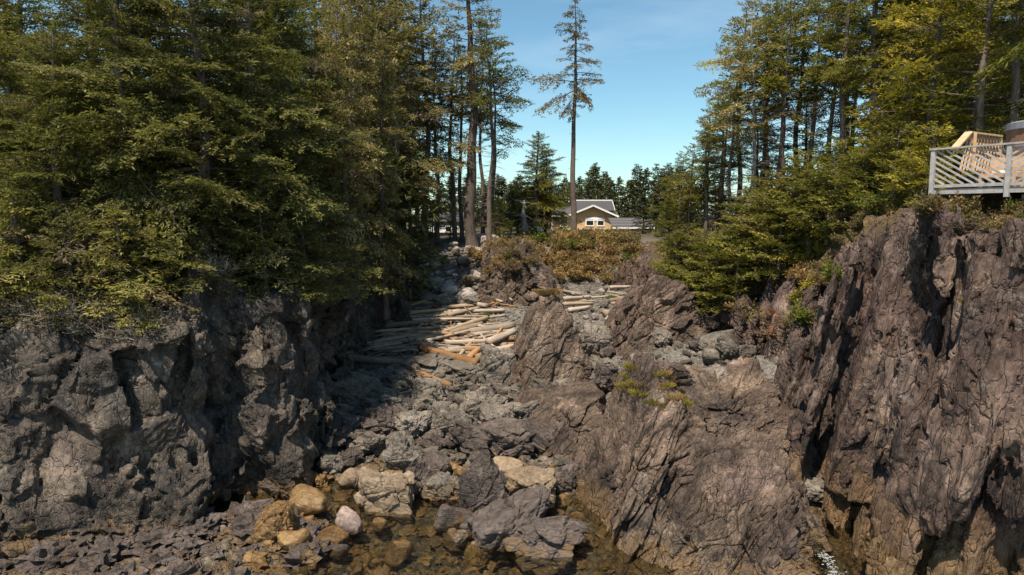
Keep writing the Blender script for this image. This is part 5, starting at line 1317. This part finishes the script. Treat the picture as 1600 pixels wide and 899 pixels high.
# right hand slope
for i in range(70):
    y = SR.uniform(25, 52); x = np.interp(y, [25, 31, 36, 44, 52], [12.4, 12.6, 12.5, 12.3, 11.2]) + SR.uniform(-0.3, 2.6); z = surf_z(x, y)
    mt = SR.choice(['dry_grey', 'dry', 'green_leaf', 'cedar'])
    word = {'dry_grey': 'grey brown', 'dry': 'tan', 'green_leaf': 'green', 'cedar': 'yellow green'}[mt]
    shrub(SR.choice(['bushy', 'fine']), mt, (x, y, z - 0.1), SR.uniform(0.7, 1.2), f'{word} shrub {"low" if x < 12.9 else "midway" if x < 14 else "high"} on the slope {"beside the right cliff" if y < 30 else "above the rubble" if y < 37 else "behind the pyramid rock" if y < 45 else "near the far bank"}', 'shrubs on the right hand slope')
p = at(1205, 515, 31.5)
shrub('twig', 'rust', (p.x, p.y, p.z - 0.3), 1.6, 'rust red dead bush on the slope above the rubble', None)
shrub('fine', 'rust', (p.x + 0.5, p.y - 0.1, p.z + 0.4), 1.0, 'smaller rust brown clump above the rust red bush', None)
# scrub under the deck
for i in range(80):
    x = SR.uniform(12.5, 16.0); y = np.interp(x, [12.5, 13.3, 15.0, 16.0], [20.0, 18.2, 16.4, 15.9]) + SR.uniform(0.0, 1.3); z = surf_z(x, y)
    mt = SR.choice(['dry_grey', 'dry_grey', 'dry', 'green_leaf'])
    word = {'dry_grey': 'grey green', 'dry': 'tan', 'green_leaf': 'green'}[mt]
    shrub(SR.choice(['fine', 'fine', 'bushy', 'twig']), mt, (x, y, min(z, 10.1) - 0.1), SR.uniform(0.5, 0.85), f'{word} dry scrub {"under the corner post" if x < 13.2 else "below the first railing panel" if x < 14.3 else "at the right edge"} of the deck, {"on the lip" if z < 9.9 else "close under the boards"}', 'scrub below the deck')
p = at(1530, 478, 18.4); tuft('grass', (p.x, p.y, p.z), 0.8, 'yellow green tuft on the ledge of the right cliff', None)
# grassy cap of the crag
_cv = CRAGV[0]; _cv = _cv[(_cv[:, 2] > CAP.z - 1.5) & (np.hypot(_cv[:, 0] - CAP.x - 0.2, _cv[:, 1] - CAP.y) < 1.5)]
for i in range(46):
    p = _cv[SR.randrange(len(_cv))]; g_ = SR.random() < 0.65
    tuft('grass' if g_ else 'dry', (p[0], p[1], p[2] - 0.04), SR.uniform(0.3, 0.62), f'{"yellow green" if g_ else "dry brown"} grass tuft {"left of" if p[0] < CAP.x + 0.4 else "beside"} the purple block on the tall crag', 'grass on the tall crag')
for i in range(7):
    p = at(SR.uniform(838, 868), SR.uniform(452, 462), 33.3); tuft('dry', (p.x, p.y, p.z), SR.uniform(0.4, 0.8), 'brown grass tuft on the top of the fin', 'grass on the fin')
# grey dead twigs on the lip of the left cliff
for i in range(18):
    y0 = SR.random(); px = SR.uniform(0, 560) if i > 5 else SR.uniform(0, 290); Y = np.interp(px, [0, 260, 300, 420, 560], [20.4, 21.2, 23.6, 24.8, 36.0]) + SR.uniform(0, 0.9)
    x = at(px, 450, Y).x; shrub('twig', 'dry_grey', (x, Y, surf_z(x, Y) - 0.1), SR.uniform(0.8, 1.3), f'grey dead twigs on the lip of the left cliff {"at the very edge of view" if px < 70 else "over the blocky rock" if px < 160 else "at its front corner" if px < 260 else "above the recess" if px < 430 else "above the shaded wall"}', 'dead twigs on the cliff lip', stem='bark_pale', name='dead_twigs', tint=(0.9, 0.9, 0.9))

# ------------------------------------------------------------------ house, sheds, cottage
M['siding'] = simple('tan wood siding', (0.50, 0.33, 0.165), 0.75, 0.10, 3.0, 0.1, (1, 1, 12))
M['trim'] = simple('white paint', (0.78, 0.77, 0.74), 0.6, 0.04, 4)
M['shingle'] = simple('grey roof shingles', (0.075, 0.070, 0.073), 0.95, 0.3, 9.0, 0.3, (1, 4, 4))
M['glass'] = simple('dark window glass', (0.02, 0.024, 0.028), 0.08, 0.1, 2, spec=0.6)
M['deckwood'] = simple('silver grey deck wood', (0.36, 0.34, 0.33), 0.8, 0.22, 6.0, 0.3, (1, 1, 1))
M['tanwood'] = simple('new tan cedar wood', (0.52, 0.34, 0.20), 0.75, 0.2, 6.0, 0.2)
M['tubwood'] = simple('red brown cedar staves', (0.25, 0.135, 0.085), 0.7, 0.25, 6.0, 0.2, (4, 4, 0.5))
M['lid'] = simple('grey vinyl cover', (0.22, 0.23, 0.25), 0.6, 0.1, 6)
M['white'] = simple('white cloth', (0.8, 0.79, 0.76), 0.8, 0.05, 8)
M['teal'] = simple('pale teal paint', (0.30, 0.46, 0.44), 0.6, 0.1, 6)

def window(parent, x0, x1, z0, z1, y, mull=0):
    e = MB(); t = 0.14
    e.box(((x0 + x1) / 2, y, z1 + t / 2), (x1 - x0 + 2 * t, 0.10, t)); e.box(((x0 + x1) / 2, y, z0 - t / 2), (x1 - x0 + 2 * t, 0.10, t))
    e.box((x0 - t / 2, y, (z0 + z1) / 2), (t, 0.10, z1 - z0)); e.box((x1 + t / 2, y, (z0 + z1) / 2), (t, 0.10, z1 - z0))
    wn = e.build('window', M['trim'], parent)
    MB().box(((x0 + x1) / 2, y + 0.02, (z0 + z1) / 2), (x1 - x0, 0.03, z1 - z0)).build('pane', M['glass'], wn)

def slab(parent, name, a, b, c, d, th, mat):
    """roof plane through four corners, th thick"""
    a, b, c, d = map(Vector, (a, b, c, d)); n = (b - a).cross(d - a).normalized()
    if n.z < 0: n = -n
    vs = [a, b, c, d] + [p + n * th for p in (a, b, c, d)]; mb = MB()
    mb.add(vs, [(0, 1, 2, 3), (4, 7, 6, 5), (0, 4, 5, 1), (1, 5, 6, 2), (2, 6, 7, 3), (3, 7, 4, 0)])
    return mb.build(name, mat, parent)

def house():
    e = empty('house', (11.5, 100, 7.7)); E = lambda n, mb, m: mb.build(n, M[m], e)
    # local frame: x right, y away, z up from 7.7
    # main body
    E('wall', MB().box((0.9, 4.0, 1.15), (6.4, 7.0, 2.3)), 'siding')
    # front gable wall with its pointed top
    gb = MB(); gb.add([(-2.0, 0, 0), (3.1, 0, 0), (3.1, 0, 2.15), (0.25, 0, 3.45), (-2.0, 0, 2.45), (-2.0, 0.5, 0), (3.1, 0.5, 0), (3.1, 0.5, 2.15), (0.25, 0.5, 3.45), (-2.0, 0.5, 2.45)],
                      [(0, 1, 2, 3, 4), (9, 8, 7, 6, 5), (0, 5, 6, 1), (1, 6, 7, 2), (2, 7, 8, 3), (3, 8, 9, 4), (4, 9, 5, 0)])
    E('gable_wall', gb, 'siding')
    # left wing
    E('wing_wall', MB().box((-3.75, 2.4, 1.05), (3.4, 3.6, 2.1)), 'siding')
    # roofs
    slab(e, 'roof', (0.25, -0.7, 3.62), (3.9, -0.7, 2.0), (3.9, 4.0, 2.0), (0.25, 4.0, 3.62), 0.12, M['shingle'])
    slab(e, 'roof', (0.25, -0.7, 3.62), (0.25, 4.0, 3.62), (-3.2, 4.0, 2.2), (-3.2, -0.7, 2.2), 0.12, M['shingle'])
    slab(e, 'roof', (-2.6, 1.6, 2.75), (3.7, 1.6, 2.75), (3.7, 4.6, 4.25), (-2.0, 4.6, 4.25), 0.14, M['shingle'])
    slab(e, 'roof', (-2.0, 4.6, 4.25), (3.7, 4.6, 4.25), (3.7, 8.2, 2.2), (-2.6, 8.2, 2.2), 0.14, M['shingle'])
    slab(e, 'roof', (-6.0, 0.0, 2.05), (-2.0, 0.0, 2.3), (-2.0, 3.2, 3.5), (-4.7, 3.2, 3.3), 0.12, M['shingle'])
    # fascia boards
    for a, b in (((0.25, -0.74, 3.60), (3.95, -0.74, 1.98)), ((0.25, -0.74, 3.60), (-3.25, -0.74, 2.18)), ((-6.05, -0.04, 2.02), (-3.2, -0.04, 2.18)), ((-2.0, 4.6, 4.42), (3.75, 4.6, 4.42))):
        E('fascia', MB().bar(a, b, 0.24, 0.06), 'trim')
    for a, b in (((3.74, 4.6, 4.3), (3.74, 1.6, 2.85)), ((3.74, 4.6, 4.3), (3.74, 8.2, 2.3))): E('barge_board', MB().bar(a, b, 0.24, 0.06), 'trim')
    for x in (-5.7, -2.6, -2.25): E('porch_post', MB().box((x, -0.2, 1.0), (0.12, 0.12, 2.1)), 'trim')
    E('kneebrace', MB().box((1.9, -0.1, 1.9), (0.2, 0.15, 0.9)), 'siding')
    window(e, -0.65, 0.35, 0.75, 1.6, -0.06); window(e, 1.0, 1.85, 0.75, 1.6, -0.06); window(e, -4.3, -3.4, 0.65, 1.5, 0.54)
    E('casing', MB().box((0.62, -0.05, 1.65), (2.9, 0.06, 0.5)), 'trim')
    E('porch_floor', MB().box((-1.2, -0.6, 0.12), (9.2, 1.4, 0.24)), 'deckwood')
    tag(e, 'tan wooden house with white trimmed gable and grey roofs, beyond the bushy bank', 'house')
house()
def shed():
    e = empty('shed', (17.0, 95, 7.7))
    MB().box((0, 2.2, 0.3), (5.4, 3.8, 0.6)).build('wall', M['siding'], e)
    slab(e, 'roof', (-3.1, -0.2, 0.45), (3.1, -0.2, 0.45), (3.1, 4.2, 1.75), (-3.1, 4.2, 1.75), 0.1, M['shingle'])
    MB().bar((-3.1, -0.26, 0.45), (3.1, -0.26, 0.45), 0.2, 0.05).build('fascia', M['trim'], e)
    for z in (0.8, 1.15, 1.5): MB().bar((-3.1, -0.2 + (z - 0.45) * 3.38, z + 0.13), (3.1, -0.2 + (z - 0.45) * 3.38, z + 0.13), 0.02, 0.05).build('batten', M['trim'], e)
    tag(e, 'low outbuilding with a grey sloping roof right of the house', 'shed')
shed()
def cottage():
    e = empty('cottage', (-8.2, 84, 7.6))
    MB().box((0, 3, 0.75), (6.6, 5, 1.5)).build('wall', M['trim'], e)
    for x in (-2.3, -1.2, 0.3, 1.2, 2.4): window(e, x - 0.25, x + 0.25, 0.35, 0.95, 0.46)
    slab(e, 'roof', (-3.6, 0.2, 1.45), (3.6, 0.2, 1.45), (3.6, 3, 2.6), (-3.6, 3, 2.6), 0.12, M['shingle'])
    slab(e, 'roof', (-3.6, 3, 2.6), (3.6, 3, 2.6), (3.6, 5.8, 1.45), (-3.6, 5.8, 1.45), 0.12, M['shingle'])
    tag(e, 'white cottage glimpsed between the trunks at the head of the ramp', 'cottage')
cottage()
p = at(843, 377, 66); q = empty('utility_box', (p.x, 66, gz(p.x, 66)))
MB().box((0, 0, 0.3), (0.5, 0.4, 0.9)).build('cabinet', M['teal'], q); MB().box((0, 0, 0.79), (0.56, 0.46, 0.08)).build('lid', M['teal'], q)
tag(q, 'small pale teal box among the bushes left of the lone tree', 'utility box')

# ------------------------------------------------------------------ deck
def deck():
    Zf = 10.75; A = at(1458, 290, 20.5); B = at(1576, 290, 18.8); A = Vector((A.x, A.y, Zf)); B = Vector((B.x, B.y, Zf)); u = (B - A).normalized(); Cc = A + u * 4.3
    v = Vector((-u.y, u.x, 0)); v = v if v.y > 0 else -v
    e = empty('deck', A); loc = lambda p: Vector(p) - A
    D = lambda n, mb, m='deckwood': mb.build(n, M[m], e)
    zup = Vector((0, 0, 1))
    for k in range(27):                                   # floor boards run along the front edge
        a = A + v * (0.07 + k * 0.15); b = a + u * 4.3
        D('floor_board', MB().bar(loc(a - zup * 0.02), loc(b - zup * 0.02), 0.035, 0.135))
    D('rim_joist', MB().bar(loc(A - v * 0.03 - zup * 0.10), loc(Cc - v * 0.03 - zup * 0.10), 0.11, 0.045))
    D('rim_joist', MB().bar(loc(A - u * 0.03 - zup * 0.14), loc(A - u * 0.03 + v * 4.05 - zup * 0.14), 0.2, 0.045))
    for p in (A + u * 0.4 + v * 0.5, A + u * 2.2 + v * 0.5, A + u * 0.4 + v * 2.6): D('stilt', MB().box(loc(p - zup * 0.95), (0.12, 0.12, 1.5)))
    H = 1.14
    posts = [A, B, B + u * 2.1]
    for p in posts: D('post', MB().box(loc(p - v * 0.06 + zup * (H / 2 - 0.14)), (0.115, 0.115, H + 0.26), Matrix.Rotation(math.atan2(u.y, u.x), 3, 'Z')))
    D('top_rail', MB().bar(loc(A - u * 0.1 - v * 0.06 + zup * (H + 0.02)), loc(Cc - v * 0.06 + zup * (H + 0.02)), 0.05, 0.16))
    for p, q, sg, sp in ((A, B, -1, 0.165), (B, B + u * 2.1, 1, 0.165)):
        Lb = (q - p).length - 0.13; z0, z1 = 0.12, H - 0.06
        D('bottom_rail', MB().bar(loc(p + u * 0.07 - v * 0.05 + zup * 0.08), loc(q - u * 0.07 - v * 0.05 + zup * 0.08), 0.09, 0.05))
        c = z0 - 0.62 * Lb
        while c < z1 + 0.62 * Lb:                        # slanting slats, clipped to the panel
            pts = []
            f = lambda x: c + sg * -0.0 + (0.62 * x if sg > 0 else 0.62 * (Lb - x))
            xs = [x for x in (0.0, Lb) if z0 <= f(x) <= z1]
            for zz in (z0, z1):
                x = (zz - c) / 0.62; x = x if sg > 0 else Lb - x
                if 0 < x < Lb: xs.append(x)
            if len(xs) >= 2:
                x0, x1 = min(xs), max(xs)
                if x1 - x0 > 0.06:
                    o = p + u * 0.065 - v * 0.05
                    D('slat', MB().bar(loc(o + u * x0 + zup * f(x0)), loc(o + u * x1 + zup * f(x1)), 0.05, 0.022, up=(v.x, v.y, 0.01)).__class__().bar(loc(o + u * x0 + zup * f(x0)), loc(o + u * x1 + zup * f(x1)), 0.052, 0.022))
            c += sp
    # stair side in new cedar: a sloping board, a rail running back and its slats
    P1 = at(1514, 207, 22.0); P2 = at(1563, 213, 23.6); P0 = at(1490, 234, 21.3)
    D('stair_board', MB().bar(loc(P0), loc(P1), 0.05, 0.22), 'tanwood')
    D('stair_rail', MB().bar(loc(P1), loc(P2), 0.06, 0.16), 'tanwood')
    for k in range(11):
        t = k / 10; a = P1.lerp(P2, t); b = a + Vector((0.42, 0.25, -0.75))
        D('slat', MB().bar(loc(a), loc(b), 0.06, 0.025, up=(0.3, -0.9, 0.1)), 'tanwood')
        b2 = a + Vector((-0.42, -0.35, -1.2))
        D('slat', MB().bar(loc(a - zup * 0.1), loc(b2), 0.06, 0.025, up=(0.3, -0.9, 0.1)), 'tanwood')
    D('stair_post', MB().box(loc(P1 + Vector((0.25, 0.1, -0.6))), (0.10, 0.10, 1.2)), 'tanwood')
    D('stair_post', MB().box(loc(P2 + Vector((0, 0, -0.6))), (0.10, 0.10, 1.2)), 'tanwood')
    tag(e, 'weathered grey deck with slanting slat railings on top of the right cliff', 'deck')
    return A, u, v
DA, DU, DV = deck()
def hot_tub():
    c = DA + DU * 1.76 + DV * 2.74; e = empty('hot_tub', (c.x, c.y, c.z + 0.02)); R = 1.0; n = 26
    for k in range(n):
        a = 6.2832 * k / n; p = Vector((R * math.cos(a), R * math.sin(a), 0.85))
        MB().box(p, (0.05, 6.2832 * R / n - 0.006, 1.7), Matrix.Rotation(a, 3, 'Z')).build('stave', M['tubwood'], e)
    for z in (0.5, 1.2): MB().tube([(0, 0, z), (0, 0, z + 0.05)], [R + 0.035] * 2, 32, False).build('hoop', M['lid'], e)
    MB().tube([(0, 0, 1.70), (0, 0, 1.72), (0, 0, 1.90), (0, 0, 1.95)], [R + 0.05, R + 0.09, R + 0.09, R - 0.05], 32).build('cover', M['lid'], e, smooth=False)
    tag(e, 'red brown round hot tub with a grey cover behind the deck railing', 'hot tub')
hot_tub()
def lounge():
    c = DA + DU * 1.45 + DV * 0.8; e = empty('lounge_chair', c, math.atan2(DU.y, DU.x))
    MB().box((0, 0, 0.36), (0.9, 0.62, 0.12)).build('seat', M['tanwood'], e); MB().box((0, 0.36, 0.62), (0.9, 0.12, 0.55)).build('backrest', M['tanwood'], e)
    for x in (-0.42, 0.42):
        MB().box((x, 0, 0.52), (0.08, 0.66, 0.08)).build('armrest', M['tanwood'], e)
        for y in (-0.27, 0.27): MB().box((x, y, 0.24), (0.07, 0.07, 0.48)).build('leg', M['tanwood'], e)
    tag(e, 'low tan wooden lounge chair on the deck behind the slats', 'chair')
    t = MB().box(c + DU * 0.05 - DV * 0.05 + Vector((0, 0, 0.455)), (0.42, 0.3, 0.07)).build('towel', M['white']); tag(t, 'folded white towel lying on the lounge chair on the deck', 'towel')
lounge()

# stream running down the gully beside the broad slab
gp = [at(1275, 775, 19.6), at(1292, 800, 19.0), at(1310, 850, 17.9), at(1350, 893, 17.0)]
gp = [Vector((p.x, p.y, max(0.06, gz(p.x, p.y) + 0.12))) for p in gp]
fm = foam(gp, 0.10, 3); o = link('foam', fm, M['foam']); o['kind'] = 'stuff'
